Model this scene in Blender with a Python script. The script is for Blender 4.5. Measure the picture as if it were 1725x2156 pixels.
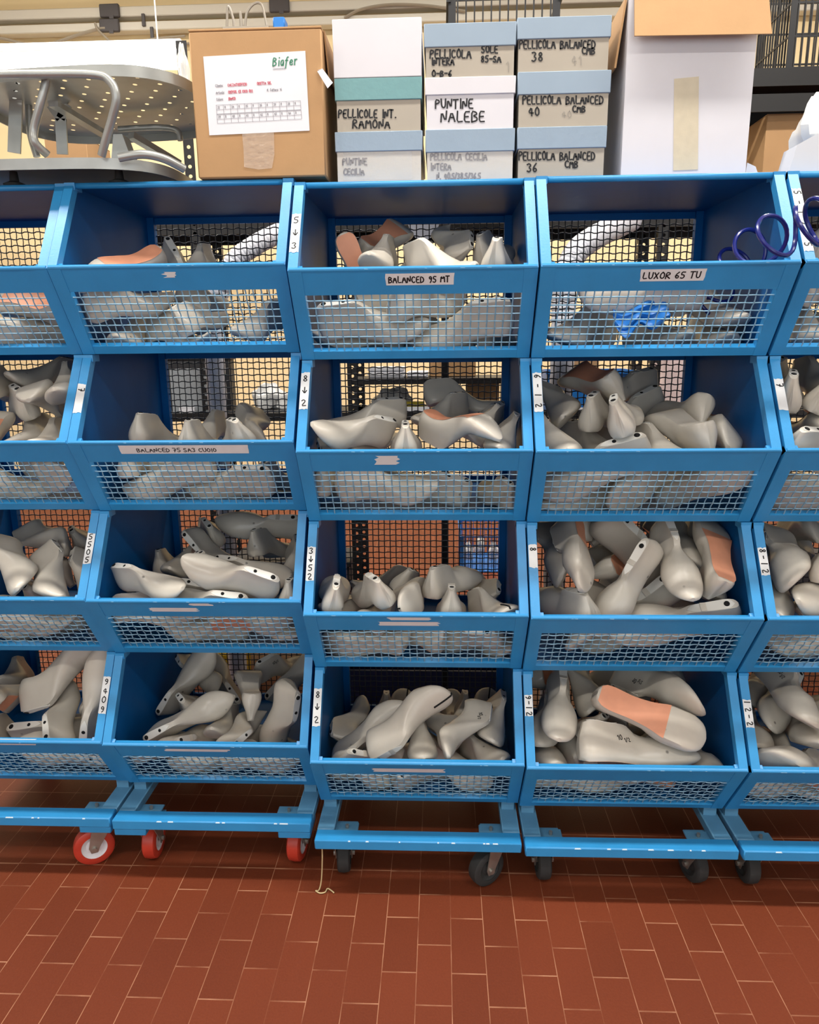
import bpy, math, random
from mathutils import Vector, Matrix
random.seed(7)
for o in list(bpy.data.objects): bpy.data.objects.remove(o, do_unlink=True)
sc = bpy.context.scene
COL = sc.collection
PI = math.pi

# ------------------------------------------------------------------ camera
CAM = Vector((0.30463641, -1.52903178, 1.32045948))
RC = Matrix(((0.999089810, -0.0426470574, 0.000883498306),
             (0.0413505715, 0.973386769, 0.225407028),
             (-0.0104729320, -0.225165331, 0.974264282)))   # columns: right, forward, up
FPX = 1545.553
cd = bpy.data.cameras.new('camera'); cam = bpy.data.objects.new('camera', cd); COL.objects.link(cam)
cd.sensor_fit = 'HORIZONTAL'; cd.sensor_width = 36.0; cd.lens = 36.0 * FPX / 1725.0
cd.clip_start = 0.02; cd.clip_end = 60
rt, fw, up = RC.col[0], RC.col[1], RC.col[2]
M4 = Matrix((rt, up, -fw)).transposed().to_4x4(); M4.translation = CAM
cam.matrix_world = M4
sc.camera = cam
def at(px, py, Y):
    """point of the plane y = Y seen at a place of the photograph"""
    d = RC @ Vector(((px - 862.5) / FPX, 1.0, -(py - 1078.0) / FPX))
    return CAM + d * ((Y - CAM.y) / d.y)

# ------------------------------------------------------------------ world, exposure
w = bpy.data.worlds.new('world'); sc.world = w; w.use_nodes = True
w.node_tree.nodes['Background'].inputs[0].default_value = (0.9, 0.95, 1.0, 1)
w.node_tree.nodes['Background'].inputs[1].default_value = 0.05
sc.view_settings.view_transform = 'Standard'
sc.view_settings.look = 'None'
sc.view_settings.exposure = 0.0
sc.view_settings.gamma = 1.0
sc.view_settings.use_curve_mapping = False

# ------------------------------------------------------------------ assumed lamps of the room, out of view (position, size, watts)
ASSUMED_LAMPS = [
    # assumed front aisle battens
((-1.5, -0.32, 3.6), (1.5, 0.18), 46), ((0.3, -0.32, 3.6), (1.5, 0.18), 46), ((2.1, -0.32, 3.6), (1.5, 0.18), 46),
    ((-1.4, -2.6, 3.6), (1.5, 0.18), 34), ((1.5, -2.6, 3.6), (1.5, 0.18), 34),  # second row added as fill light, out of view
    # assumed rear aisle battens
    ((-2.0, 2.6, 3.80), (1.5, 0.18), 62), ((0.4, 2.6, 3.80), (1.5, 0.18), 62), ((2.6, 2.6, 3.80), (1.5, 0.18), 62),
]
# daylight from assumed windows, added unseen behind the camera: position, size, watts
ASSUMED_WINDOWS = [((-2.3, -4.13, 1.75), (2.1, 1.7), 22), ((0.3, -4.13, 1.75), (2.1, 1.7), 22), ((2.9, -4.13, 1.75), (2.1, 1.7), 22)]
ASSUMED_DAY_COL = (0.80, 0.90, 1.0)
LAMP_COL = (1.0, 0.965, 0.91)

# ------------------------------------------------------------------ helpers
def link(name, data, parent=None):
    o = bpy.data.objects.new(name, data); COL.objects.link(o)
    if parent is not None: o.parent = parent
    return o
def tag(o, label=None, cat=None, group=None, kind=None):
    if label: o['label'] = label
    if cat: o['category'] = cat
    if group: o['group'] = group
    if kind: o['kind'] = kind
    return o
def empty(name, loc, rz=0, label=None, cat=None, group=None):
    o = link(name, None); o.location = loc; o.rotation_euler = (0, 0, rz); o.empty_display_size = 0.05
    return tag(o, label, cat, group)
def copy_tree(o, parent=None):
    c = o.copy(); COL.objects.link(c); c.parent = parent
    for ch in list(o.children): copy_tree(ch, c)
    return c

class MB:
    """collects shapes that belong to ONE object"""
    def __init__(s): s.v = []; s.f = []; s.sm = []
    def add(s, v, f, smooth=False):
        b = len(s.v); s.v += [tuple(p) for p in v]; s.f += [tuple(b + i for i in q) for q in f]; s.sm += [smooth] * len(f)
    def box(s, a, b, M=None, bev=0.0):
        (x0, y0, z0), (x1, y1, z1) = a, b
        if bev > 0:
            e = bev; P = []
            def ring(x0, x1, y0, y1, z): return [(x0, y0, z), (x1, y0, z), (x1, y1, z), (x0, y1, z)]
            R = [ring(x0+e, x1-e, y0+e, y1-e, z0)]
            def oct_(z): return [(x0+e, y0, z), (x1-e, y0, z), (x1, y0+e, z), (x1, y1-e, z), (x1-e, y1, z), (x0+e, y1, z), (x0, y1-e, z), (x0, y0+e, z)]
            v = ring(x0+e, x1-e, y0+e, y1-e, z0) + oct_(z0+e) + oct_(z1-e) + ring(x0+e, x1-e, y0+e, y1-e, z1)
            f = [(3, 2, 1, 0), (20, 21, 22, 23)]
            for i in range(8): f.append((4+i, 4+(i+1) % 8, 12+(i+1) % 8, 12+i))
            for i in range(4):
                f.append((i, (i+1) % 4, 4+2*i+1, 4+2*i)); f.append(((i+1) % 4, 4+(2*i+2) % 8, 4+2*i+1))
                f.append((20+(i+1) % 4, 20+i, 12+2*i, 12+2*i+1)); f.append((20+(i+1) % 4, 12+2*i+1, 12+(2*i+2) % 8))
        else:
            v = [(x0, y0, z0), (x1, y0, z0), (x1, y1, z0), (x0, y1, z0), (x0, y0, z1), (x1, y0, z1), (x1, y1, z1), (x0, y1, z1)]
            f = [(3, 2, 1, 0), (4, 5, 6, 7), (0, 1, 5, 4), (1, 2, 6, 5), (2, 3, 7, 6), (3, 0, 4, 7)]
        if M is not None: v = [M @ Vector(p) for p in v]
        s.add(v, f); return s
    def prism(s, poly, axis, a, b):
        """poly in the two other axes (in order), extruded along axis from a to b"""
        def P(p, t): return (t, p[0], p[1]) if axis == 'x' else (p[0], t, p[1]) if axis == 'y' else (p[0], p[1], t)
        n = len(poly); v = [P(p, a) for p in poly] + [P(p, b) for p in poly]
        f = [tuple(range(n))[::-1], tuple(range(n, 2*n))] + [(i, (i+1) % n, n+(i+1) % n, n+i) for i in range(n)]
        s.add(v, f); return s
    def tube(s, pts, r, n=8, cap=True, smooth=True, closed=False):
        pts = [Vector(p) for p in pts]; m = len(pts)
        rs = r if isinstance(r, (list, tuple)) else [r] * m
        v = []; nrm = None
        for i, p in enumerate(pts):
            if closed: t = pts[(i+1) % m] - pts[i-1]
            else: t = pts[min(i+1, m-1)] - pts[max(i-1, 0)]
            t = t.normalized()
            if nrm is None:
                nrm = t.orthogonal().normalized()
            else:
                nrm = (nrm - t * nrm.dot(t)); nrm = nrm.normalized() if nrm.length > 1e-6 else t.orthogonal().normalized()
            b = t.cross(nrm)
            for k in range(n):
                a = 2*PI*(k+.5)/n; v.append(p + (nrm*math.cos(a) + b*math.sin(a)) * rs[i])
        f = []
        for i in range(m if closed else m-1):
            j = (i+1) % m
            for k in range(n): f.append((i*n+k, i*n+(k+1) % n, j*n+(k+1) % n, j*n+k))
        if cap and not closed: f.append(tuple(range(n))[::-1]); f.append(tuple(range((m-1)*n, m*n)))
        s.add(v, f, smooth); return s
    def bar(s, a, b, wdt, hgt, upv=(0, 0, 1)):
        a, b = Vector(a), Vector(b); t = (b-a).normalized(); u = Vector(upv); u = (u - t*u.dot(t)).normalized(); x = t.cross(u)
        v = [p + x*sx*wdt/2 + u*su*hgt/2 for p in (a, b) for sx, su in ((-1, -1), (1, -1), (1, 1), (-1, 1))]
        s.add(v, [(3, 2, 1, 0), (4, 5, 6, 7)] + [(i, (i+1) % 4, 4+(i+1) % 4, 4+i) for i in range(4)]); return s
    def cyl(s, c, axis, r, h, n=24, r2=None, smooth=True):
        ax = Vector(axis).normalized(); c = Vector(c)
        return s.tube([c - ax*h/2, c + ax*h/2], [r, r if r2 is None else r2], n, True, smooth)
    def lathe(s, prof, c, axis, n=32):
        """prof: closed loop of (radius, along)"""
        ax = Vector(axis).normalized(); e = ax.orthogonal().normalized(); g = ax.cross(e); c = Vector(c); m = len(prof)
        v = [c + ax*h + (e*math.cos(2*PI*k/n) + g*math.sin(2*PI*k/n))*r for k in range(n) for r, h in prof]
        f = [(k*m+i, k*m+(i+1) % m, ((k+1) % n)*m+(i+1) % m, ((k+1) % n)*m+i) for k in range(n) for i in range(m)]
        s.add(v, f, True); return s
    def mesh(s, name, sharp=None):
        me = bpy.data.meshes.new(name); me.from_pydata(s.v, [], s.f)
        me.polygons.foreach_set('use_smooth', s.sm); me.update()
        if sharp is not None: me.set_sharp_from_angle(angle=math.radians(sharp))
        return me
    def build(s, name, mat, parent=None, sharp=40):
        me = s.mesh(name, sharp); me.materials.append(mat)
        return link(name, me, parent)

# ------------------------------------------------------------------ materials
def lin(c): return tuple(((x/255)/12.92 if x/255 <= .04045 else ((x/255+.055)/1.055)**2.4) for x in c) + (1,)
def nodes(m): return m.node_tree.nodes, m.node_tree.links
def mat(name, rgb, rough=.5, metal=0.0, spec=.5, vary=0.0, vscale=8.0, bump=0.0, bscale=60.0, coat=0.0, emit=None, estr=0.0, trans=0.0, alpha=1.0):
    m = bpy.data.materials.new(name); m.use_nodes = True; N, L = nodes(m); b = N['Principled BSDF']
    c = lin(rgb); b.inputs['Base Color'].default_value = c
    b.inputs['Roughness'].default_value = rough; b.inputs['Metallic'].default_value = metal
    b.inputs['Specular IOR Level'].default_value = spec; b.inputs['Coat Weight'].default_value = coat
    if trans: b.inputs['Transmission Weight'].default_value = trans
    if alpha < 1: b.inputs['Alpha'].default_value = alpha
    if emit: b.inputs['Emission Color'].default_value = lin(emit); b.inputs['Emission Strength'].default_value = estr
    tc = None
    if vary or bump:
        tc = N.new('ShaderNodeTexCoord')
    if vary:
        n = N.new('ShaderNodeTexNoise'); n.inputs['Scale'].default_value = vscale; n.inputs['Detail'].default_value = 6
        L.new(tc.outputs['Object'], n.inputs['Vector'])
        r = N.new('ShaderNodeMapRange'); r.inputs[1].default_value = .3; r.inputs[2].default_value = .7; r.inputs[3].default_value = 1-vary; r.inputs[4].default_value = 1+vary*.5
        L.new(n.outputs['Fac'], r.inputs[0])
        x = N.new('ShaderNodeVectorMath'); x.operation = 'SCALE'; x.inputs[0].default_value = c[:3]; L.new(r.outputs[0], x.inputs['Scale'])
        L.new(x.outputs[0], b.inputs['Base Color'])
    if bump:
        n2 = N.new('ShaderNodeTexNoise'); n2.inputs['Scale'].default_value = bscale; n2.inputs['Detail'].default_value = 4
        L.new(tc.outputs['Object'], n2.inputs['Vector'])
        bp = N.new('ShaderNodeBump'); bp.inputs['Strength'].default_value = bump; bp.inputs['Distance'].default_value = .004
        L.new(n2.outputs['Fac'], bp.inputs['Height']); L.new(bp.outputs[0], b.inputs['Normal'])
    return m

def tile_mat():
    m = bpy.data.materials.new('terracotta_tiles'); m.use_nodes = True; N, L = nodes(m); b = N['Principled BSDF']
    def val(x):
        if isinstance(x, (int, float)): return x
        return x
    def mth(op, a, c=None, d=None):
        n = N.new('ShaderNodeMath'); n.operation = op
        for i, q in enumerate((a, c, d)):
            if q is None: continue
            if isinstance(q, (int, float)): n.inputs[i].default_value = q
            else: L.new(q, n.inputs[i])
        return n.outputs[0]
    g = N.new('ShaderNodeNewGeometry'); sp = N.new('ShaderNodeSeparateXYZ'); L.new(g.outputs['Position'], sp.inputs[0])
    X, Y = sp.outputs[0], sp.outputs[1]
    far = mth('GREATER_THAN', Y, 0.0955)
    u = mth('DIVIDE', mth('SUBTRACT', X, 0.1012), 0.0752)
    ci = mth('FLOOR', u); par = mth('MODULO', mth('ABSOLUTE', ci), 2.0)
    yy = mth('ADD', mth('SUBTRACT', Y, 0.0145), mth('MULTIPLY', par, 0.0752))
    yy = mth('SUBTRACT', yy, mth('MULTIPLY', far, mth('SUBTRACT', 0.081, mth('MULTIPLY', par, -0.0752))))
    v = mth('DIVIDE', yy, 0.1545); ri = mth('FLOOR', v)
    du = mth('MULTIPLY', mth('SUBTRACT', 0.5, mth('ABSOLUTE', mth('SUBTRACT', mth('FRACT', u), 0.5))), 0.0752)
    dv = mth('MULTIPLY', mth('SUBTRACT', 0.5, mth('ABSOLUTE', mth('SUBTRACT', mth('FRACT', v), 0.5))), 0.1545)
    db = mth('ABSOLUTE', mth('SUBTRACT', Y, 0.0955))
    d = mth('MINIMUM', mth('MINIMUM', mth('MULTIPLY', du, 1.8), dv), db)
    gr = N.new('ShaderNodeMapRange'); gr.interpolation_type = 'SMOOTHSTEP'
    gr.inputs[1].default_value = .0008; gr.inputs[2].default_value = .0021; gr.inputs[3].default_value = 1; gr.inputs[4].default_value = 0
    L.new(d, gr.inputs[0])
    # worn, partly darkened grout
    nz = N.new('ShaderNodeTexNoise'); nz.inputs['Scale'].default_value = 7; nz.inputs['Detail'].default_value = 3; L.new(g.outputs['Position'], nz.inputs['Vector'])
    wr = N.new('ShaderNodeMapRange'); wr.inputs[1].default_value = .40; wr.inputs[2].default_value = .60; wr.inputs[3].default_value = .12; wr.inputs[4].default_value = .95; L.new(nz.outputs['Fac'], wr.inputs[0])
    fac = mth('MULTIPLY', gr.outputs[0], wr.outputs[0])
    # per-tile tint
    cmb = N.new('ShaderNodeCombineXYZ'); L.new(ci, cmb.inputs[0]); L.new(ri, cmb.inputs[1])
    wn = N.new('ShaderNodeTexWhiteNoise'); wn.noise_dimensions = '3D'; L.new(cmb.outputs[0], wn.inputs['Vector'])
    nz2 = N.new('ShaderNodeTexNoise'); nz2.inputs['Scale'].default_value = 220; nz2.inputs['Detail'].default_value = 4; L.new(g.outputs['Position'], nz2.inputs['Vector'])
    nz3 = N.new('ShaderNodeTexNoise'); nz3.inputs['Scale'].default_value = 2.5; L.new(g.outputs['Position'], nz3.inputs['Vector'])
    t = mth('ADD', mth('ADD', mth('MULTIPLY', wn.outputs[0], .16), mth('MULTIPLY', nz2.outputs['Fac'], .25)), mth('MULTIPLY', nz3.outputs['Fac'], .3))
    t = mth('ADD', t, .64)
    base = N.new('ShaderNodeVectorMath'); base.operation = 'SCALE'; base.inputs[0].default_value = TILE[:3]; L.new(t, base.inputs['Scale'])
    mx = N.new('ShaderNodeMix'); mx.data_type = 'RGBA'; L.new(fac, mx.inputs[0]); L.new(base.outputs[0], mx.inputs[6]); mx.inputs[7].default_value = lin((184, 130, 100))
    L.new(mx.outputs[2], b.inputs['Base Color'])
    b.inputs['Roughness'].default_value = .45; b.inputs['Specular IOR Level'].default_value = .25
    bp = N.new('ShaderNodeBump'); bp.inputs['Strength'].default_value = .25; bp.inputs['Distance'].default_value = .002
    L.new(nz2.outputs['Fac'], bp.inputs['Height']); L.new(bp.outputs[0], b.inputs['Normal'])
    return m
TILE = lin((115, 55, 33))

def paint_mat(name, rgb, rough=.42, chips=True):
    """blue enamel with a few bare chips and dusty wear"""
    m = mat(name, rgb, rough, 0, .5, vary=.07, vscale=14, bump=.05, bscale=240)
    return m

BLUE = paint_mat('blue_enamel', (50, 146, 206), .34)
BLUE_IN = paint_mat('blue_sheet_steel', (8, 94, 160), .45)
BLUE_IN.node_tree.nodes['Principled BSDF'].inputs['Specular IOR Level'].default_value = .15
BLUE_DUST = mat('dusty_blue_enamel', (88, 142, 176), .5, vary=.15, vscale=9, bump=.05, bscale=200)
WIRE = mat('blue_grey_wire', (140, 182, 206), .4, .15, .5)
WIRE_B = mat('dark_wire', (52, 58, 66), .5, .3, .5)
CHIP = mat('bare_chip', (196, 214, 224), .5)
TAPE = mat('white_tape', (228, 230, 230), .4, vary=.05, vscale=40)
INK = mat('black_marker', (18, 17, 20), .6)
INK_F = mat('faded_marker', (120, 116, 118), .6)
PENCIL = mat('pencil', (150, 144, 134), .7)
STEEL = mat('zinc_steel', (176, 172, 164), .36, .75, .5, vary=.12, vscale=30)
RUBBER = mat('black_rubber', (48, 50, 50), .75, vary=.12, vscale=50)
REDPU = mat('red_polyurethane', (196, 62, 44), .4, vary=.08, vscale=40)
HUB = mat('white_hub', (228, 228, 232), .4)
BLACKST = mat('black_slotted_steel', (26, 25, 25), .5, .1, .5)
BLACKPL = mat('black_plastic', (24, 24, 26), .45)
WALLM = mat('cream_wall', (240, 218, 170), .8, vary=.04, vscale=1.5)
WHITEW = mat('white_wall', (226, 224, 216), .8, vary=.03, vscale=1.2)
CEILM = mat('ceiling_white', (230, 230, 226), .9)
ALU = mat('grey_cast_metal', (172, 174, 170), .34, .55, .5, vary=.10, vscale=20)
TRUNK = mat('grey_trunking', (208, 203, 188), .5)
CABLEM = mat('grey_cable', (150, 140, 122), .6)
CLIPM = mat('dark_grey_clip', (72, 68, 68), .5)
CARD = mat('brown_cardboard', (182, 142, 98), .8, vary=.06, vscale=12, bump=.04, bscale=150)
CARD_D = mat('cut_cardboard_edge', (120, 88, 60), .9)
WHITECARD = mat('white_cardboard', (214, 212, 216), .6, vary=.03, vscale=9)
GREYCARD = mat('grey_beige_card', (172, 163, 148), .65, vary=.04, vscale=14)
LID_B = mat('pale_blue_card', (146, 164, 180), .55, vary=.03, vscale=14)
LID_T = mat('teal_card', (116, 160, 162), .3, vary=.03, vscale=14, bump=.25, bscale=70)
GLOSSLID = mat('taped_pale_blue_card', (146, 164, 180), .22, vary=.03, vscale=14, bump=.22, bscale=70)
GLOSSCARD = mat('taped_grey_card', (200, 194, 184), .2, vary=.04, vscale=14, bump=.25, bscale=60)
PAPER = mat('white_paper', (226, 226, 230), .7)
PRINT_G = mat('green_print', (60, 130, 100), .6)
PRINT_R = mat('red_print', (206, 116, 128), .6)
PRINT_K = mat('grey_print', (158, 156, 162), .6)
CLEAR = mat('clear_packing_tape', (226, 206, 184), .1, 0, .7, bump=.9, bscale=60, alpha=.28)
BROWNTAPE = mat('beige_packing_tape', (206, 194, 168), .3, bump=.1, bscale=90, vary=.05, vscale=60)
HOSE = mat('navy_polyurethane', (24, 34, 110), .22, 0, .5)
DUCT = mat('white_flexible_duct', (222, 224, 232), .45)
BAG = mat('clear_plastic_bag', (232, 232, 228), .15, 0, .6, alpha=.55, bump=.6, bscale=40)
BLUEPL = mat('blue_plastic', (30, 112, 190), .4)
# ------------------------------------------------------------------ the setting
def structure(name, mb, m): return tag(mb.build(name, m), kind='structure')
XL, XR, YF, YB, ZC = -4.6, 4.8, -4.2, 4.3, 4.0
structure('floor', MB().box((XL, YF, -.1), (XR, YB, 0)), tile_mat())
structure('wall_back', MB().box((XL-.1, YB, -.1), (XR+.1, YB+.1, ZC+.1)), WALLM)
structure('wall_front', MB().box((XL-.1, YF-.1, -.1), (XR+.1, YF, ZC+.1)), WHITEW)
structure('wall_left', MB().box((XL-.1, YF, -.1), (XL, YB, ZC+.1)), WHITEW)
structure('wall_right', MB().box((XR, YF, -.1), (XR+.1, YB, ZC+.1)), WHITEW)
structure('ceiling', MB().box((XL, YF, ZC), (XR, YB, ZC+.1)), CEILM)

TUBEM = mat('lit_tube', (255, 250, 240), .4, emit=(255, 249, 238), estr=6)
LAMPBODY = mat('lamp_white', (232, 232, 230), .5)
for i, (p, (sx, sy), wt) in enumerate(ASSUMED_LAMPS):  # battens assumed above both aisles, none in view
    side = 'over the aisle behind the blue bins' if p[1] > 0 else 'over the aisle in front of the blue bins'
    t = empty('ceiling_lamp', p, 0, 'white fluorescent batten lamp hanging ' + side, 'lamp', 'battens ' + side)
    MB().box((-sx/2, -.06, .03), (sx/2, .06, .09), bev=.008).build('housing', LAMPBODY, t)
    for s in (-.035, .035): MB().cyl((0, s, .012), (1, 0, 0), .013, sx*.96, 12).build('lamp_tube', TUBEM, t)
    for s in (-.6, .6): MB().cyl((s, 0, .09+(ZC-p[2]-.09)/2), (0, 0, 1), .004, ZC-p[2]-.09, 6).build('hanger', LAMPBODY, t)
    ld = bpy.data.lights.new('lamp_light', 'AREA'); ld.shape = 'RECTANGLE'; ld.size = sx; ld.size_y = sy; ld.energy = wt; ld.color = LAMP_COL
    link('lamp_light', ld, t).location = (0, 0, -.02)

GLASS = mat('window_glass', (220, 232, 240), .05, 0, .5, alpha=.25)
FRAMEM = mat('window_frame_white', (226, 228, 228), .5)
for i, (p, (sx, sz), wt) in enumerate(ASSUMED_WINDOWS):  # windows assumed and added out of view to give front fill light
    wd = empty('window_%d' % (i+1), (p[0], YF, p[2])); tag(wd, kind='structure')
    m = MB(); e = .06
    m.box((-sx/2-e, 0, -sz/2-e), (-sx/2, .05, sz/2+e)); m.box((sx/2, 0, -sz/2-e), (sx/2+e, .05, sz/2+e)); m.box((-sx/2, 0, -sz/2-e), (sx/2, .05, -sz/2)); m.box((-sx/2, 0, sz/2), (sx/2, .05, sz/2+e)); m.box((-.03, 0, -sz/2), (.03, .05, sz/2))
    m.build('window_frame', FRAMEM, wd)
    MB().box((-sx/2, .01, -sz/2), (sx/2, .016, sz/2)).build('window_pane', GLASS, wd)
    ld = bpy.data.lights.new('daylight', 'AREA'); ld.shape = 'RECTANGLE'; ld.size = sx; ld.size_y = sz; ld.energy = wt; ld.color = ASSUMED_DAY_COL  # added area light that makes the cool front fill
    l_ = link('daylight', ld, wd); l_.location = (0, .07, 0); l_.rotation_euler = (PI/2, 0, 0)

# ------------------------------------------------------------------ blue picking bins on dollies
W, PITCH, REC, LIPZ, DB = .5, .3665, .12, .1775, .59
SL = math.hypot(REC, LIPZ)
def front_pt(x, s, off=0.0):
    """a point of the sloping lower front: s = 0 at the lip, 1 at the bottom; off = outwards"""
    n = Vector((0, -LIPZ, -REC)) / SL
    return Vector((x, REC*s, LIPZ*(1-s))) + n*off
UPH = PITCH - .001 - LIPZ
USL = math.hypot(REC, UPH)
def post_pt(x, s, off=0.0):
    """a point of the leaning upper front post: s = 0 at the lip, 1 at the top"""
    n = Vector((0, -UPH, REC)) / USL
    return Vector((x, REC*s, LIPZ+UPH*s)) + n*off

def wire_panel(P, wdt, hgt, pitch, r, n=4):
    """crimped woven wire in the plane P(u, v, off)"""
    m = MB(); nu, nv = max(2, int(round(wdt/pitch))), max(2, int(round(hgt/pitch))); pu, pv = wdt/nu, hgt/nv
    for j in range(1, nv):
        pts = []
        for i in range(0, nu*2+1):
            s = math.sin(i*PI/2 + (PI if j % 2 else 0)) if i % 2 else 0
            pts.append(P(i*pu/2, j*pv + (.0012 if i % 2 else -.0012)*(1 if (i//2+j) % 2 else -1), .0016*(1 if ((i+1)//2+j) % 2 else -1)))
        m.tube(pts, r, n, False)
    for i in range(1, nu):
        pts = []
        for j in range(0, nv*2+1):
            pts.append(P(i*pu, j*pv/2, -.0014*(1 if ((j+1)//2+i) % 2 else -1)))
        m.tube(pts, r, n, False)
    return m

PW = .020                                                   # post width
fm = wire_panel(lambda u, v, o: front_pt(.028+u, .255+v/SL, -.006+o), W-.056, SL*.655, .0168, .0015).mesh('front_wire'); fm.materials.append(WIRE)
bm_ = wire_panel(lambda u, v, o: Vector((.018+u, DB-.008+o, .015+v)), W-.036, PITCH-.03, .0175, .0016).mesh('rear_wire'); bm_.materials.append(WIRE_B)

def bin_parts():
    d = {}
    # side sheets
    poly = [(REC, 0.001), (0.004, LIPZ), (REC, PITCH-.001), (DB, PITCH-.001), (DB, 0.001)]
    for k, x in (('side_sheet_a', .001), ('side_sheet_b', W-.003)):
        d[k] = MB().prism(poly, 'x', x, x+.002).mesh('side_sheet')
    for k, x0 in (('post_a', 0.0), ('post_b', W-PW)):
        m = MB()
        a = [post_pt(x0, 0, 0), post_pt(x0, 1, 0), post_pt(x0, 1, -.02), post_pt(x0, 0, -.02)]
        b = [p + Vector((PW, 0, 0)) for p in a]
        # upper leaning tube
        m.add(a+b, [(0, 1, 2, 3), (7, 6, 5, 4), (0, 4, 5, 1), (1, 5, 6, 2), (2, 6, 7, 3), (3, 7, 4, 0)])
        wl = .028
        xx0 = x0 if x0 < .1 else W-wl
        c = [front_pt(xx0, 0, 0), front_pt(xx0, .998, 0), front_pt(xx0, .998, -.018), front_pt(xx0, 0, -.018)]
        e = [p + Vector((wl, 0, 0)) for p in c]
        m.add(c+e, [(3, 2, 1, 0), (4, 5, 6, 7), (1, 5, 4, 0), (2, 6, 5, 1), (3, 7, 6, 2), (0, 4, 7, 3)])
        # little seat where the next bin rests
        m.box((x0-.0, REC-.004, PITCH-.016), (x0+PW+.003, REC+.03, PITCH-.001))
        d[k] = m.mesh('front_post')
    m = MB()
    xa, xb = .026, W-.026
    def slab(s0, s1, o0, o1):
        v = [front_pt(xa, s0, o0), front_pt(xb, s0, o0), front_pt(xb, s1, o0), front_pt(xa, s1, o0), front_pt(xa, s0, o1), front_pt(xb, s0, o1), front_pt(xb, s1, o1), front_pt(xa, s1, o1)]
        m.add(v, [(3, 2, 1, 0), (4, 5, 6, 7), (0, 1, 5, 4), (1, 2, 6, 5), (2, 3, 7, 6), (3, 0, 4, 7)])
    slab(0, .262, -.004, -.001)
    m.prism([(0.002, LIPZ-.003), (-.0005, LIPZ+.001), (.003, LIPZ+.0035), (.020, LIPZ+.0035), (.020, LIPZ), (.004, LIPZ)], 'x', PW, W-PW)
    m.tube([(.002, .004, LIPZ+.0015), (W-.002, .004, LIPZ+.0015)], .0048, 10)
    d['lip'] = m.mesh('front_band')
    m = MB(); slab(.905, .998, -.016, -.001); d['rail'] = m.mesh('bottom_rail')
    m = MB(); m.box((.003, REC+.01, .002), (W-.003, DB-.002, .005)); d['floor'] = m.mesh('floor_sheet')
    m = MB()
    for x in (.003, W-.022): m.box((x, DB-.022, .006), (x+.019, DB-.002, PITCH-.002))
    m.box((.022, DB-.012, .006), (W-.022, DB-.002, .022)); m.box((.022, DB-.012, PITCH-.02), (W-.022, DB-.002, PITCH-.002))
    d['back'] = m.mesh('back_frame')
    m = MB(); m.box((.003, REC+.012, PITCH-.003), (W-.003, DB, PITCH-.0005))
    d['top'] = m.mesh('top_sheet')
    m = MB().tube([(PW, REC+.005, PITCH-.0066), (W-PW, REC+.005, PITCH-.0066)], .0064, 12); d['rail_top'] = m.mesh('top_rail')
    for k, me in d.items():
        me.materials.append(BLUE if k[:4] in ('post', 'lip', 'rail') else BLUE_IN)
    d['lip'].set_sharp_from_angle(angle=.5)
    return d
BINM = bin_parts()

TROLLEYS = [(-1.0180, .0450, .0010, .0162), (-.5137, .0384, .0008, .0162), (-.0020, 0.0, 0.0, 0.0), (.5017, -.0121, .0042, 0.0), (1.0085, -.0115, .004, 0.0)]
BZ = .1853
COLW = ['far left column, mostly cut off', 'column left of centre', 'centre column', 'column right of centre', 'far right column, mostly cut off']
ROWW = ['top', 'second from top', 'third from top', 'bottom']
def bin_frame(t, k):
    """world matrix of bin k (0 = top) of trolley t"""
    X, Y, r, zo = TROLLEYS[t]
    M = Matrix.Rotation(r, 4, 'Z'); M.translation = (X, Y, BZ + zo + (3-k)*PITCH); return M

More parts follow.
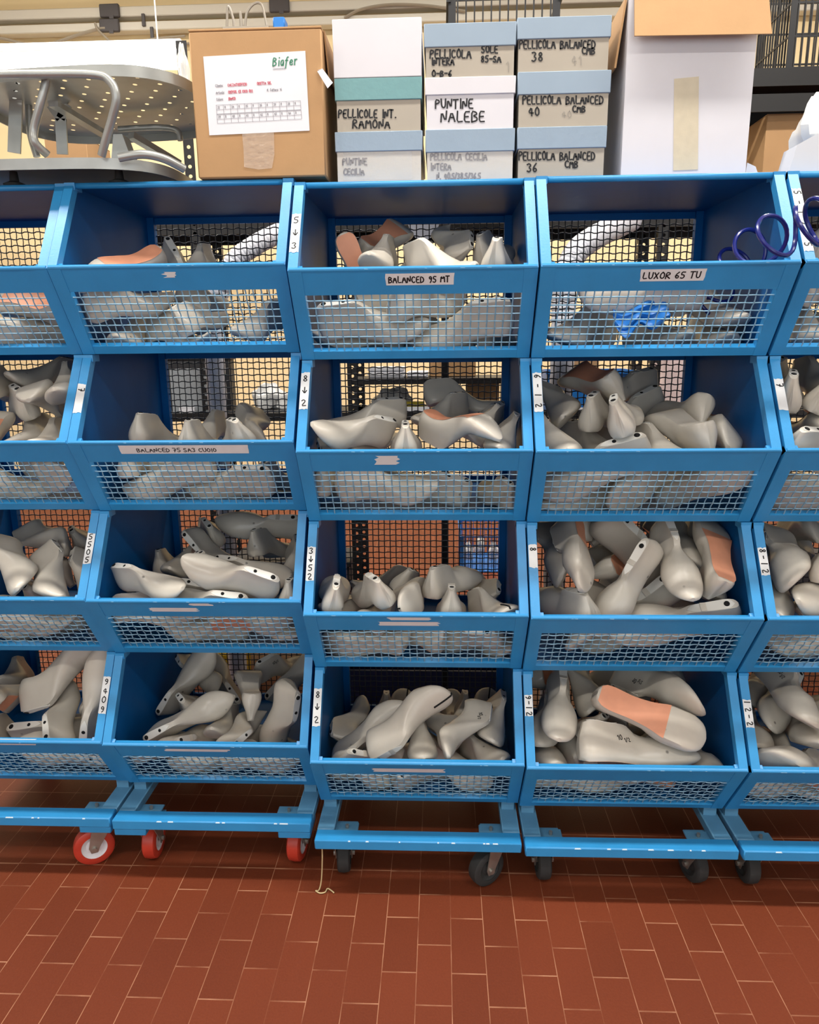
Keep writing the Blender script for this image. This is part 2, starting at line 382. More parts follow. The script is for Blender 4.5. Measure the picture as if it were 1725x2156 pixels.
# ---- marker strokes -------------------------------------------------------
GL = {
'A': '0,0 3,10 6,0|1,4 5,4', 'B': '0,0 0,10 4,9 5,7 1,5.5 5,4 5,1 0,0', 'C': '5.5,8.5 3,10 .5,7 .5,2.5 3,0 5.5,1.2', 'D': '0,0 0,10 4,8.5 5.5,5 4,1 0,0',
'E': '5,10 .5,10 0,0 5,0|.2,5 4,5.3', 'F': '5,10 .5,10 0,0|.2,5 4,5', 'G': '5.5,8.5 3,10 .5,7 .5,2.5 3,0 5.5,1.5 5.5,4.5 3.2,4.5', 'H': '0,0 0,10|5,0 5,10|0,5 5,5.3',
'I': '.8,0 .8,10', 'J': '4,10 4,2 2,0 0,2', 'K': '0,0 0,10|5,10 .5,4.6 5,0', 'L': '.5,10 0,0 5,.4', 'M': '0,0 .7,10 3,4 5.5,10 6.2,0', 'N': '0,0 .3,10 4.7,0 5.2,10',
'O': '3,10 .5,7.5 .5,2.5 3,0 5.5,2.5 5.5,7.5 3,10', 'P': '0,0 .4,10 4.5,9 5,6.5 .4,4.6', 'R': '0,0 .4,10 4.5,9 4.8,6.5 .4,5 5.2,0', 'S': '5,9 3,10 .6,8 1,6 4.6,4 5,1.8 3,0 .2,1',
'T': '0,10 6,10|3,10 2.8,0', 'U': '0,10 .4,2 2.6,0 5,2 5.2,10', 'V': '0,10 2.6,0 5.4,10', 'X': '0,0 5.2,10|0,10 5.2,0', 'Y': '0,10 2.6,5|5.2,10 1.6,0', 'Z': '0,10 5,10 0,0 5.4,0',
'0': '3,10 .6,7.5 .6,2.5 3,0 5.2,2.5 5.2,7.5 3,10', '1': '.6,7 3,10 3,0', '2': '.4,8 2.6,10 5,7.6 .2,0 5.6,.3', '3': '.4,9 3,10 5,8 2.4,5.4 5.2,3 3,0 .2,1', '4': '4,0 4,10 0,3.4 5.8,3.4',
'5': '5.2,10 1,10 .6,5.6 3.6,6 5.2,3 3,0 .2,1', '6': '4.6,10 1.4,6 .6,2.4 3,0 5.2,2.4 3.4,5 .9,3.4', '7': '0,10 5.2,10 2,0|1.4,5 4.8,5', '8': '3,5.2 .9,7.8 3,10 5,7.8 3,5.2 .5,2.4 3,0 5.5,2.4 3,5.2', '9': '5,7 3,5 .8,7.4 3,10 5,8 4.6,3 2.6,0',
'-': '.6,5 4.8,5.2', '.': '1,0 1.5,.5', ',': '1.4,.8 .8,-1.6', '/': '0,-1 4,11', ':': '1,2 1.4,2.4|1,7 1.4,7.4',
'v': '3,10 3,1|.4,4.6 3,0 5.6,4.6', 'l': '2,10 2,0', 'e': '.5,3 4.6,3.4 4,6 2,6.4 .6,4 .8,1 2.6,0 4.8,1.2', 'i': '2,6 2,0|2,8.6 2.2,9', 'a': '4.4,6 2,6.4 .5,4 .8,.8 2.4,0 4,1.6 4.6,6 4.6,0', 'n': '.5,6 .5,0|.5,4 2.4,6.4 4.4,5 4.6,0', 't': '2,9 2,1 3.6,0|.4,6.4 4,6.4',
'f': '5,9.4 3.6,10 2.6,8 1.6,-3|.6,6 4.4,6', 'r': '.8,6 .8,0|.8,4 2.4,6.2 4,6', 'o': '2.4,6.4 .5,4 .5,1.8 2.4,0 4.4,1.8 4.4,4 2.4,6.4', 'u': '.6,6 .8,1 2.4,0 4.2,2 4.4,6|4.4,3 4.6,0', 's': '4,5.8 2.2,6.4 .8,5 3.8,2 2.4,0 .4,.6', 'c': '4.2,5.4 2.4,6.4 .6,3.6 1,.8 2.6,0 4.2,1', 'b': '.6,10 .6,0 3.4,0 4.4,3 3,6 .8,4.6', 'd': '4.4,10 4.4,0|4.2,5.6 2.2,6.4 .6,3.4 1.6,0 4.2,1.4', 'm': '.3,6 .3,0|.3,4.4 1.8,6.4 2.8,5 2.8,0|2.8,4.6 4.4,6.4 5.4,5 5.4,0', 'p': '.6,6.4 .6,-3|.6,5 2.8,6.4 4.4,3.4 2.8,0 .8,1', 'z': '.4,6.2 4.2,6.2 .4,0 4.4,0',
'@': '.5,0 5.5,0'}
def strokes(mb, text, P, x, y, h, wdt, sp=.78, jit=.035, slant=0.0, rnd=None):
    """marker writing: flat strokes on the plane P(u, v); x, y = start of the base line, h = letter height"""
    rnd = rnd or random.Random(text); k = h/10
    for ch in text:
        if ch == ' ': x += h*.5; continue
        g = GL.get(ch)
        if g is None: x += h*.5; continue
        dy = rnd.uniform(-jit, jit)*h; ks = 1+rnd.uniform(-.06, .06); wmax = 0
        for st in g.split('|'):
            pts = [tuple(map(float, q.split(','))) for q in st.split()]
            wmax = max(wmax, max(p[0] for p in pts))
            pts = [(x+(a+slant*b+rnd.uniform(-.2, .2))*k*ks*sp/.78, y+dy+(b+rnd.uniform(-.25, .25))*k*ks) for a, b in pts]
            if len(pts) > 2:      # round the corners a little
                q = [pts[0]]
                for i in range(1, len(pts)-1):
                    a, b, c = pts[i-1], pts[i], pts[i+1]
                    q += [(b[0]*.78+a[0]*.22, b[1]*.78+a[1]*.22), (b[0]*.78+c[0]*.22, b[1]*.78+c[1]*.22)]
                pts = q + [pts[-1]]
            L, R = [], []
            for i, p in enumerate(pts):
                a, c = pts[max(0, i-1)], pts[min(len(pts)-1, i+1)]
                dx, dz = c[0]-a[0], c[1]-a[1]; n = math.hypot(dx, dz) or 1
                ex = wdt*.35 if i in (0, len(pts)-1) else 0; sg = -1 if i == 0 else 1
                px, pz = p[0]+sg*ex*dx/n, p[1]+sg*ex*dz/n
                L.append((px-dz/n*wdt/2, pz+dx/n*wdt/2)); R.append((px+dz/n*wdt/2, pz-dx/n*wdt/2))
            v = [P(*q) for q in L] + [P(*q) for q in R]; m = len(pts)
            mb.add(v, [(i, m+i, m+i+1, i+1) for i in range(m-1)])
        x += (wmax+2.2)*k*sp/.78
    return x

def strip(mb, P, u0, v0, u1, v1, cuts=6, rag=.0, rnd=None):
    """a piece of tape: thin sheet with ragged short ends on the plane P(u, v, off)"""
    rnd = rnd or random.Random(1); t = .0004
    n = cuts; a = [(u0+rnd.uniform(-rag, rag), v0+(v1-v0)*i/n) for i in range(n+1)]; b = [(u1+rnd.uniform(-rag, rag), v0+(v1-v0)*i/n) for i in range(n+1)]
    v = [P(*q, .0002) for q in a+b] + [P(*q, .0002+t) for q in a+b]; m = n+1; f = []
    for i in range(n):
        f += [(2*m+i, 3*m+i, 3*m+i+1, 2*m+i+1), (i, 2*m+i, 2*m+i+1, i+1), (m+i+1, 3*m+i+1, 3*m+i, m+i)]
    mb.add(v, f); return mb

# tapes: trolley, row -> (post tape: side offset s from the top, length, writing chars down the post)
POST_TAPE = {  # (t, row): (s_top, s_bottom, text, orientation)
    (2, 0): (.63, .20, ['5', 'v', '3'], 'L', 0), (4, 0): (.80, .12, ['5', '-', 'l', '2', ' ', '5'], 'L', 1),
    (1, 1): (.66, .34, ['7'], 'L', 1), (2, 1): (.86, .46, ['8', 'v', '2'], 'L', 0), (3, 1): (.84, .42, ['6', '-', 'l', '2'], 'L', 1), (4, 1): (.75, .42, ['7'], 'L', 1),
    (0, 2): (.74, .40, ['5', '5', '0', '5'], 'R', 0), (2, 2): (.72, .36, ['3', 'v', '5', '2'], 'L', 0), (3, 2): (.76, .52, ['8'], 'L', 1), (4, 2): (.73, .45, ['8', '-', 'l', '2'], 'L', 1),
    (0, 3): (.72, .32, ['9', '4', '0', '9'], 'R', 0), (2, 3): (.77, .38, ['8', 'v', '2'], 'L', 0), (3, 3): (.75, .53, ['9', '-', 'l', '2'], 'L', 1), (4, 3): (.72, .44, ['l', '2', '-', '2'], 'L', 1)}
BAND_TAPE = {(2, 0): (.196, .334, .045, .165, 'BALANCED 95 MT', .0135), (3, 0): (.196, .322, .045, .165, 'LUXOR 65 TU', .0135), (1, 1): (.112, .398, .03, .145, '      BALANCED 75 SA3 CUOIO', .0105)}
BLANK_TAPE = {(1, 2): [(.145, .255, .10, .17), (.245, .29, -.02, .06)], (2, 2): [(.165, .30, .10, .17), (.19, .285, -.03, .07)], (1, 3): [(.15, .305, .06, .12)], (2, 3): [(.145, .315, .10, .19)], (2, 1): [(.17, .215, .05, .17)], (1, 0): [(.242, .266, .06, .12)], (0, 3): [(.24, .33, -.05, .05)], (0, 1): []}

def make_bin(t, k):
    M = bin_frame(t, k); X, Y, r, zo = TROLLEYS[t]
    lab = 'blue wire mesh fronted bin, %s of the %s' % (ROWW[k], COLW[t])
    b = empty('picking_bin', M.translation, r, lab, 'storage bin', 'blue mesh fronted bins')
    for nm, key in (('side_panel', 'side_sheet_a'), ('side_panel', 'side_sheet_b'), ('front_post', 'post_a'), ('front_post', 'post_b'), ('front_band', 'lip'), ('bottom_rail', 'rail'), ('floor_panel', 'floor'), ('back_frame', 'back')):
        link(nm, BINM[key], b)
    if k == 0: link('top_panel', BINM['top'], b); link('top_rail', BINM['rail_top'], b)
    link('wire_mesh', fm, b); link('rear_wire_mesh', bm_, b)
    rnd = random.Random(t*10+k)
    # bare chips along the lip, as on worn enamel
    m = MB()
    for _ in range(5):
        u = rnd.uniform(.06, W-.06); s = rnd.uniform(.002, .006)
        m.add([(u-s, -.0008, LIPZ+.0012), (u+s*.6, -.0009, LIPZ+.0008), (u+s, .002, LIPZ+.0033), (u-s*.7, .0022, LIPZ+.0034)], [(0, 1, 2, 3)])
    m.build('paint_chips', CHIP, b)
    if (t, k) in POST_TAPE:
        s1, s0, chars, sd, ori = POST_TAPE[(t, k)]
        x0 = .0005 if sd == 'L' else W-PW+.0005
        P3 = lambda u, v, o=0: post_pt(x0+u, v/USL, .0002+o)
        tp = strip(MB(), lambda u, v, o: P3(v, u, o), s0*USL, 0, s1*USL, PW-.001, 5, .0015, rnd).build('size_tape', TAPE, b)
        wm = MB(); L = (s1-s0)*USL; n = max(len(chars), 2); hh = min(L/(n+.6), .019)
        for i, ch in enumerate(chars):
            if ch == ' ': continue
            v0 = s1*USL - L*(i+.5)/n - (0 if n > 2 else L*.0)
            if ori == 0: strokes(wm, ch, lambda u, v: P3(u, v, .0008), .0045, v0-hh*.38, hh*.76, .0025, sp=.9)
            else:  # written with its head to the right
                strokes(wm, ch, lambda u, v: P3(.0035+v, v0+hh*.36-u, .0008), 0, 0, .0130, .0026, sp=.8)
        wm.build('handwriting', INK, tp)
    P2 = lambda u, v, o=0: front_pt(u, v, -.001+o)
    if (t, k) in BAND_TAPE:
        u0, u1, v0, v1, tx, hh = BAND_TAPE[(t, k)]
        tp = strip(MB(), lambda u, v, o: P2(u, v, o), u0, v1, u1, v0, 3, .0012, rnd).build('name_tape', TAPE, b)
        wm = MB()
        vb = (v0*.25+v1*.75)
        strokes(wm, tx, lambda u, v: P2(u, vb-v/SL, .0009), u0+.006, -.0008, hh, .0026 if hh > .011 else .0019, sp=.70 if t == 2 else (.86 if t == 3 else .92))
        wm.build('handwriting', INK, tp)
    for (u0, u1, v0, v1) in BLANK_TAPE.get((t, k), []):
        strip(MB(), lambda u, v, o: P2(u, max(v, .0), o) if v > 0 else Vector((u, -v*.25, LIPZ+.0036+o)), u0, v1, u1, v0, 5, .006, rnd).build('old_tape', TAPE, b)
    return b
BINS = {(t, k): make_bin(t, k) for t in range(5) for k in range(4)}

# ---- dollies ---------------------------------------------------------------
def caster(parent, x, y, top, yaw, red, lead=.0):
    c = link('caster', MB().box((-.036, -.036, top-.004), (.036, .036, top), bev=.0015).mesh('plate'), parent); c.data.materials.append(BLUE_DUST)
    c.location = (x, y, 0)
    rr = .051 if red else .047; hw = .017 if red else .016
    R = Matrix.Rotation(yaw, 4, 'Z'); cx = .026
    def T(p): return (R @ Vector(p))
    m = MB(); m.cyl((0, 0, top-.012), (0, 0, 1), .026, .014, 20); m.build('swivel_head', STEEL, c)
    m = MB()
    for s in (-1, 1):
        y0 = s*(hw+.004)
        prof = [(-.024, top-.016), (.026, top-.016), (cx+.013, rr+.004), (cx+.008, rr-.011), (cx-.008, rr-.011), (cx-.014, rr+.004)]
        v = [T((a, y0-.0013, z)) for a, z in prof] + [T((a, y0+.0013, z)) for a, z in prof]; n = len(prof)
        m.add(v, [tuple(range(n))[::-1], tuple(range(n, 2*n))] + [(i, (i+1) % n, n+(i+1) % n, n+i) for i in range(n)])
    v0 = [T((a, b, z)) for a in (-.024, .026) for b in (-hw-.005, hw+.005) for z in (top-.019, top-.016)]
    m.add(v0, [(0, 1, 3, 2), (4, 6, 7, 5), (0, 4, 5, 1), (2, 3, 7, 6), (0, 2, 6, 4), (1, 5, 7, 3)])
    m.build('fork', STEEL, c)
    ax = T((0, 1, 0)); ctr = T((cx, 0, rr))
    e = .006
    wh = MB().lathe([(rr*.62, -hw), (rr-e, -hw), (rr-.0015, -hw+e*.6), (rr, 0), (rr-.0015, hw-e*.6), (rr-e, hw), (rr*.62, hw)], ctr, ax, 36).build('wheel', REDPU if red else RUBBER, c)
    MB().lathe([(.008, -hw*.75), (rr*.40, -hw*.55), (rr*.63, -hw*.9), (rr*.63, hw*.9), (rr*.40, hw*.55), (.008, hw*.75)], ctr, ax, 32).build('hub', HUB if red else RUBBER, wh)
    MB().cyl(ctr, ax, .0065, 2*hw+.022, 8, smooth=False).build('axle_bolt', STEEL, c)
    return c
DOLLY_LAB = ['blue wheeled dolly on red casters under the far left column of bins', 'blue wheeled dolly on red casters under the column left of centre', 'blue wheeled dolly on black casters under the centre column', 'blue wheeled dolly on black casters under the column right of centre', 'blue wheeled dolly on black casters under the far right column']
YAWS = [(2.4, 3.6, 2.6, 3.4), (1.62, 1.45, 1.3, 1.9), (1.64, 3.75, 1.2, 2.0), (1.62, 1.85, 1.3, 1.9), (1.6, 1.5, 1.3, 1.9)]
for t, (X, Y, r, zo) in enumerate(TROLLEYS):
    red = t < 2
    d = empty('dolly', (X, Y, 0), r, DOLLY_LAB[t], 'dolly', 'blue dollies under the bins')
    zt = .1578+zo; zb = zt-.026
    MB().box((.002, DB-.04, zb), (W-.002, DB, zt), bev=.0025).build('rear_rail', BLUE, d)
    for x in (.002, W-.044): MB().box((x, .042, zb), (x+.042, DB-.04, zt), bev=.0025).build('side_rail', BLUE_DUST, d)
    for x in (.002, W-.044):
        for y in (REC+.012, DB-.06): MB().box((x+.004, y, zt), (x+.036, y+.04, BZ+zo-.0005)).build('bin_seat', BLUE_DUST, d)
    ct = zb
    if red:
        for x in (.004, W-.084):
            for y in (.003, DB-.083): MB().box((x, y, zb-.0185), (x+.08, y+.08, zb), bev=.002).build('corner_pad', BLUE, d)
        ct = zb-.0185
    for i, (x, y) in enumerate(((.060, .075), (W-.060, .075), (.06, DB-.08), (W-.06, DB-.08))):
        c = caster(d, x, y, ct, YAWS[t][i], red)
    # caster plates that show inside the frame, with a bolt
    for x in (.042, W-.100):
        p = MB().box((x, .042, zb+.003), (x+.058, .096, zb+.007), bev=.0015).build('caster_plate', BLUE_DUST, d)
        MB().cyl((x+.03, .075, zb+.011), (0, 0, 1), .0045, .009, 8).build('bolt', STEEL, p)
    m = MB().box((.002, 0, zb), (W-.002, .042, zt), bev=.0025); nf = len(m.f); rnd = random.Random(t+50)
    for _ in range(9):      # bare spots on the front edge of the rail
        u = rnd.uniform(.06, W-.06); s = rnd.uniform(.002, .008)
        m.add([(u-s, -.0003, zt-.0028), (u+s, -.0003, zt-.003), (u+s*.7, .0015, zt-.0005), (u-s*.8, .0015, zt-.0006)], [(0, 1, 2, 3)])
    rl = m.build('front_rail', BLUE, d); rl.data.materials.append(CHIP)
    for pg in list(rl.data.polygons)[nf:]: pg.material_index = 1
# ------------------------------------------------------------------ shoe lasts
def interp(tab, s):
    """smooth (monotone cubic) interpolation in a table of (s, value)"""
    n = len(tab)
    if s <= tab[0][0]: return tab[0][1]
    if s >= tab[-1][0]: return tab[-1][1]
    d = [(tab[i+1][1]-tab[i][1])/(tab[i+1][0]-tab[i][0]) for i in range(n-1)]
    def tan(i):
        if i == 0: return d[0]
        if i == n-1: return d[-1]
        return 0 if d[i-1]*d[i] <= 0 else 2*d[i-1]*d[i]/(d[i-1]+d[i])
    for i in range(n-1):
        a, b = tab[i], tab[i+1]
        if a[0] <= s <= b[0]:
            h = b[0]-a[0]; t = (s-a[0])/h; m0, m1 = tan(i)*h, tan(i+1)*h
            return (2*t**3-3*t*t+1)*a[1]+(t**3-2*t*t+t)*m0+(-2*t**3+3*t*t)*b[1]+(t**3-t*t)*m1
KINDS = {
 # L length, H heel lift, cone height, widths (share of L), toe shape
 'flat':   dict(L=.275, H=.055, cone=.315, heel=.118, waist=.112, ball=.172, toe='round', tz=.17),
 'loafer': dict(L=.270, H=.050, cone=.285, heel=.115, waist=.108, ball=.168, toe='oval', tz=.15),
 'mid':    dict(L=.245, H=.190, cone=.330, heel=.122, waist=.110, ball=.178, toe='oval', tz=.15),
 'pump':   dict(L=.238, H=.285, cone=.335, heel=.118, waist=.100, ball=.170, toe='point', tz=.10),
 'high':   dict(L=.232, H=.340, cone=.335, heel=.122, waist=.104, ball=.178, toe='oval', tz=.15),
 'square': dict(L=.240, H=.250, cone=.345, heel=.126, waist=.112, ball=.182, toe='round', tz=.17),
}
def last_geom(kind):
    K = KINDS[kind]; H, cone = K['H'], K['cone']
    zs = [(0, H+.012), (.04, H), (.18, H*.97), (.30, H*.82), (.45, H*.40), (.58, H*.10), (.68, 0), (.80, .010), (.92, .035), (1, .065)]
    ct = H + cone
    zt = [(0, ct-.015), (.06, ct), (.22, ct-.012-.01), (.40, ct*.985-.045), (.455, ct-.085-.02), (.56, .075+ct*.42), (.68, .055+K['tz']*1.05), (.80, K['tz']+.02), (.92, K['tz']*.85), (1, .085+.02)]
    if K['toe'] == 'point':
        hw = [(0, .03), (.012, .062), (.05, K['heel']*.88), (.14, K['heel']), (.30, K['waist']*1.0), (.45, K['waist']*1.08), (.64, K['ball']), (.76, K['ball']*.86), (.88, .090), (.95, .048), (1, .012)]
    elif K['toe'] == 'oval':
        hw = [(0, .03), (.012, .062), (.05, K['heel']*.88), (.14, K['heel']), (.30, K['waist']), (.45, K['waist']*1.1), (.66, K['ball']), (.80, K['ball']*.92), (.91, .112), (.965, .075), (.99, .042), (1, .02)]
    else:
        hw = [(0, .03), (.012, .062), (.05, K['heel']*.88), (.14, K['heel']), (.30, K['waist']), (.45, K['waist']*1.12), (.66, K['ball']), (.82, K['ball']*1.0), (.92, K['ball']*.84), (.97, .105), (.992, .060), (1, .025)]
    tw = [(0, .012), (.03, .034), (.12, .043), (.30, .038), (.42, .030)]     # half width of the comb
    return K, zs, zt, hw, tw
def swing(s):       # the forepart turns a little inwards, as on a left last
    return -.030*max(0, s-.45)**1.5*2.2
def last_section(G, s, n=13):
    """half section, bottom centre to top centre: (y, z) pairs"""
    K, zs, zt, hw, tw = G
    z0, z1, w_ = interp(zs, s), interp(zt, s), interp(hw, s); h = max(z1-z0, .03)
    c = 1 if s < .40 else max(0, 1-(s-.40)/.14); c = c*c*(3-2*c)
    wt = interp(tw, min(s, .42)); wt = min(wt, w_*.9)
    pts = [(0, 0), (w_*.55, 0), (w_*.86, .004), (w_*.965, .030*min(1, h/.2))]
    m = n-len(pts)-2
    zb = .030*min(1, h/.2)/h
    for i in range(1, m+1):
        t = zb + (1-zb)*i/(m+1)
        dome = w_*max(0, 1-((t-.22)/.78)**2.2 if t > .22 else 1)**.5 * (1 if t > .22 else (.965+.035*t/.22))
        a = max(0, min(1, (t-.18)/.82)); a = a*a*(3-2*a)
        con = w_*(1-a)*(1.0) + wt*a
        if t < .18: con = w_*(.965+.035*t/.18)
        pts.append(((dome*(1-c)+con*c), t*h))
    ytop = pts[-1][0]
    pts += [(wt*.96*c + ytop*.62*(1-c), h*(1-.012*(1-c))), (0, h)]
    return [(y, z0+z) for y, z in pts]
STN = [0, .006, .018, .04, .08, .13, .19, .25, .31, .36, .40, .43, .46, .50, .55, .60, .65, .70, .75, .80, .85, .90, .94, .97, .987, .996, 1.0]
def heel_x(G, s, z):
    """the back of a last leans forward towards the comb"""
    K, zs, zt, hw, tw = G; z0, z1 = interp(zs, s), interp(zt, s); t = (z-z0)/max(z1-z0, .01)
    k = max(0, 1-s/.30); return s + k*(.050*t**1.6 - .020*math.sin(PI*min(1, max(0, t)))) + (.0 if s < .9 else 0)
def last_point(G, s, y, z):
    return ((heel_x(G, s, z)) * 1.0, y + swing(s), z)
def last_body(kind, slot=None):
    G = last_geom(kind); L = G[0]['L']; mb = MB(); rings = []
    for s in STN:
        half = last_section(G, s); ring = [(y, z) for y, z in half] + [(-y, z) for y, z in half[-2:0:-1]]
        rings.append([Vector(last_point(G, s, y, z))*L for y, z in ring])
    n = len(rings[0]); v = [p for r in rings for p in r]
    f = [(i*n+k, (i+1)*n+k, (i+1)*n+(k+1) % n, i*n+(k+1) % n) for i in range(len(rings)-1) for k in range(n)]
    f += [tuple(range(n)), tuple(range((len(rings)-1)*n, len(rings)*n))[::-1]]
    mb.add(v, f, True); return mb
def last_sole(kind, s0, s1, off=.0007, share=.95):
    """thin coloured sheet on the sole between two stations"""
    G = last_geom(kind); L = G[0]['L']; mb = MB(); n = 16; N = 7; v = []
    for i in range(n+1):
        s = s0+(s1-s0)*i/n; half = last_section(G, s); wmax = half[2][0]*share*1.12
        for j in range(N):
            y = wmax*(2*j/(N-1)-1); a = abs(y)/max(half[3][0], 1e-4)
            z = half[0][1] + (.004*max(0, (a-.55)/.4) if a > .55 else 0)
            p = Vector(last_point(G, s, y, z))*L; p.z -= off*(1 if a < 1.06 else .3); v.append(p)
    f = [(i*N+j, i*N+j+1, (i+1)*N+j+1, (i+1)*N+j) for i in range(n) for j in range(N-1)]
    mb.add(v, f, True); return mb
def last_comb(kind, s0=.035, s1=.415, off=.0012):
    G = last_geom(kind); L = G[0]['L']; mb = MB(); n = 14; v = []
    for i in range(n+1):
        s = s0+(s1-s0)*i/n; z = interp(G[2], s); wt = interp(G[4], min(s, .42))*.90
        e = min(1, (i+.001)/2.2, (n-i+.001)/2.2)**.5; wt *= e
        for y in (-wt, 0, wt):
            p = Vector(last_point(G, s, y, z))*L; p.z += off; v.append(p)
    f = [(i*3+j, (i+1)*3+j, (i+1)*3+j+1, i*3+j+1) for i in range(n) for j in range(2)]
    mb.add(v, f, False)
    b = [i*3 for i in range(n+1)] + [i*3+2 for i in range(n, -1, -1)]
    low = [v[i]-Vector((0, 0, off+.0006)) for i in b]; top = [v[i] for i in b]; m = len(b)
    mb.add(top+low, [(i, (i+1) % m, m+(i+1) % m, m+i) for i in range(m)]); return mb
def last_hole(kind, s, r=.0058, off=.0020):
    G = last_geom(kind); L = G[0]['L']; z = interp(G[2], s)
    p = Vector(last_point(G, s, 0, z))*L; p.z += off-.0015
    return MB().cyl(p, (0, 0, 1), r, .003, 16)
def last_slot(kind, s0=.965, s1=1.002):
    """the dark saw cut seen at the toe of some lasts"""
    G = last_geom(kind); L = G[0]['L']; mb = MB(); rows = []
    for s in (.80, .86, .92, .96, .985, 1.0):
        z = interp(G[2], s); rows.append(Vector((s, swing(s), z+.004))*L)
    rows.append(Vector((1.006, swing(1), interp(G[1], 1)+.01))*L)
    for a, b in zip(rows, rows[1:]): mb.bar(a, b, .0026, .004, (0, 1, 0))
    return mb
def plastic(name, rgb, rough=.30):
    """moulded plastic: scuffs and small nail marks"""
    m = bpy.data.materials.new(name); m.use_nodes = True; N, L = nodes(m); b = N['Principled BSDF']
    tc = N.new('ShaderNodeTexCoord'); oi = N.new('ShaderNodeObjectInfo')
    ad = N.new('ShaderNodeVectorMath'); ad.operation = 'ADD'; L.new(tc.outputs['Object'], ad.inputs[0])
    sc_ = N.new('ShaderNodeVectorMath'); sc_.operation = 'SCALE'; sc_.inputs[0].default_value = (3.1, 5.3, 7.7); L.new(oi.outputs['Random'], sc_.inputs['Scale']); L.new(sc_.outputs[0], ad.inputs[1])
    nz = N.new('ShaderNodeTexNoise'); nz.inputs['Scale'].default_value = 16; nz.inputs['Detail'].default_value = 5; L.new(ad.outputs[0], nz.inputs['Vector'])
    mr = N.new('ShaderNodeMapRange'); mr.inputs[1].default_value = .35; mr.inputs[2].default_value = .72; mr.inputs[3].default_value = .93; mr.inputs[4].default_value = 1.04; L.new(nz.outputs['Fac'], mr.inputs[0])
    tint = N.new('ShaderNodeMapRange'); tint.inputs[3].default_value = .88; tint.inputs[4].default_value = 1.06; L.new(oi.outputs['Random'], tint.inputs[0])
    mu = N.new('ShaderNodeMath'); mu.operation = 'MULTIPLY'; L.new(mr.outputs[0], mu.inputs[0]); L.new(tint.outputs[0], mu.inputs[1])
    vo = N.new('ShaderNodeTexVoronoi'); vo.inputs['Scale'].default_value = 26; L.new(ad.outputs[0], vo.inputs['Vector'])
    sp = N.new('ShaderNodeMapRange'); sp.inputs[1].default_value = .06; sp.inputs[2].default_value = .13; sp.inputs[3].default_value = 1; sp.inputs[4].default_value = 0; L.new(vo.outputs['Distance'], sp.inputs[0])
    sx = N.new('ShaderNodeSeparateColor'); L.new(vo.outputs['Color'], sx.inputs[0])
    th = N.new('ShaderNodeMath'); th.operation = 'GREATER_THAN'; th.inputs[1].default_value = .86; L.new(sx.outputs[0], th.inputs[0])
    mm = N.new('ShaderNodeMath'); mm.operation = 'MULTIPLY'; L.new(sp.outputs[0], mm.inputs[0]); L.new(th.outputs[0], mm.inputs[1])
    m2 = N.new('ShaderNodeMath'); m2.operation = 'MULTIPLY'; m2.inputs[1].default_value = .7; L.new(mm.outputs[0], m2.inputs[0])
    bs = N.new('ShaderNodeVectorMath'); bs.operation = 'SCALE'; bs.inputs[0].default_value = lin(rgb)[:3]; L.new(mu.outputs[0], bs.inputs['Scale'])
    mx = N.new('ShaderNodeMix'); mx.data_type = 'RGBA'; L.new(m2.outputs[0], mx.inputs[0]); L.new(bs.outputs[0], mx.inputs[6]); mx.inputs[7].default_value = lin((70, 64, 60))
    L.new(mx.outputs[2], b.inputs['Base Color']); b.inputs['Roughness'].default_value = rough
    return m
LASTM = plastic('grey_last_plastic', (206, 198, 184))
COMBM = plastic('pale_last_plate', (232, 228, 218), .42)
SALMON = mat('salmon_sole_paint', (222, 152, 118), .5, vary=.08, vscale=30)
HOLEM = mat('dark_hole', (14, 13, 13), .9)
FELT = mat('grey_sole_plate', (176, 170, 164), .5, vary=.06, vscale=30)
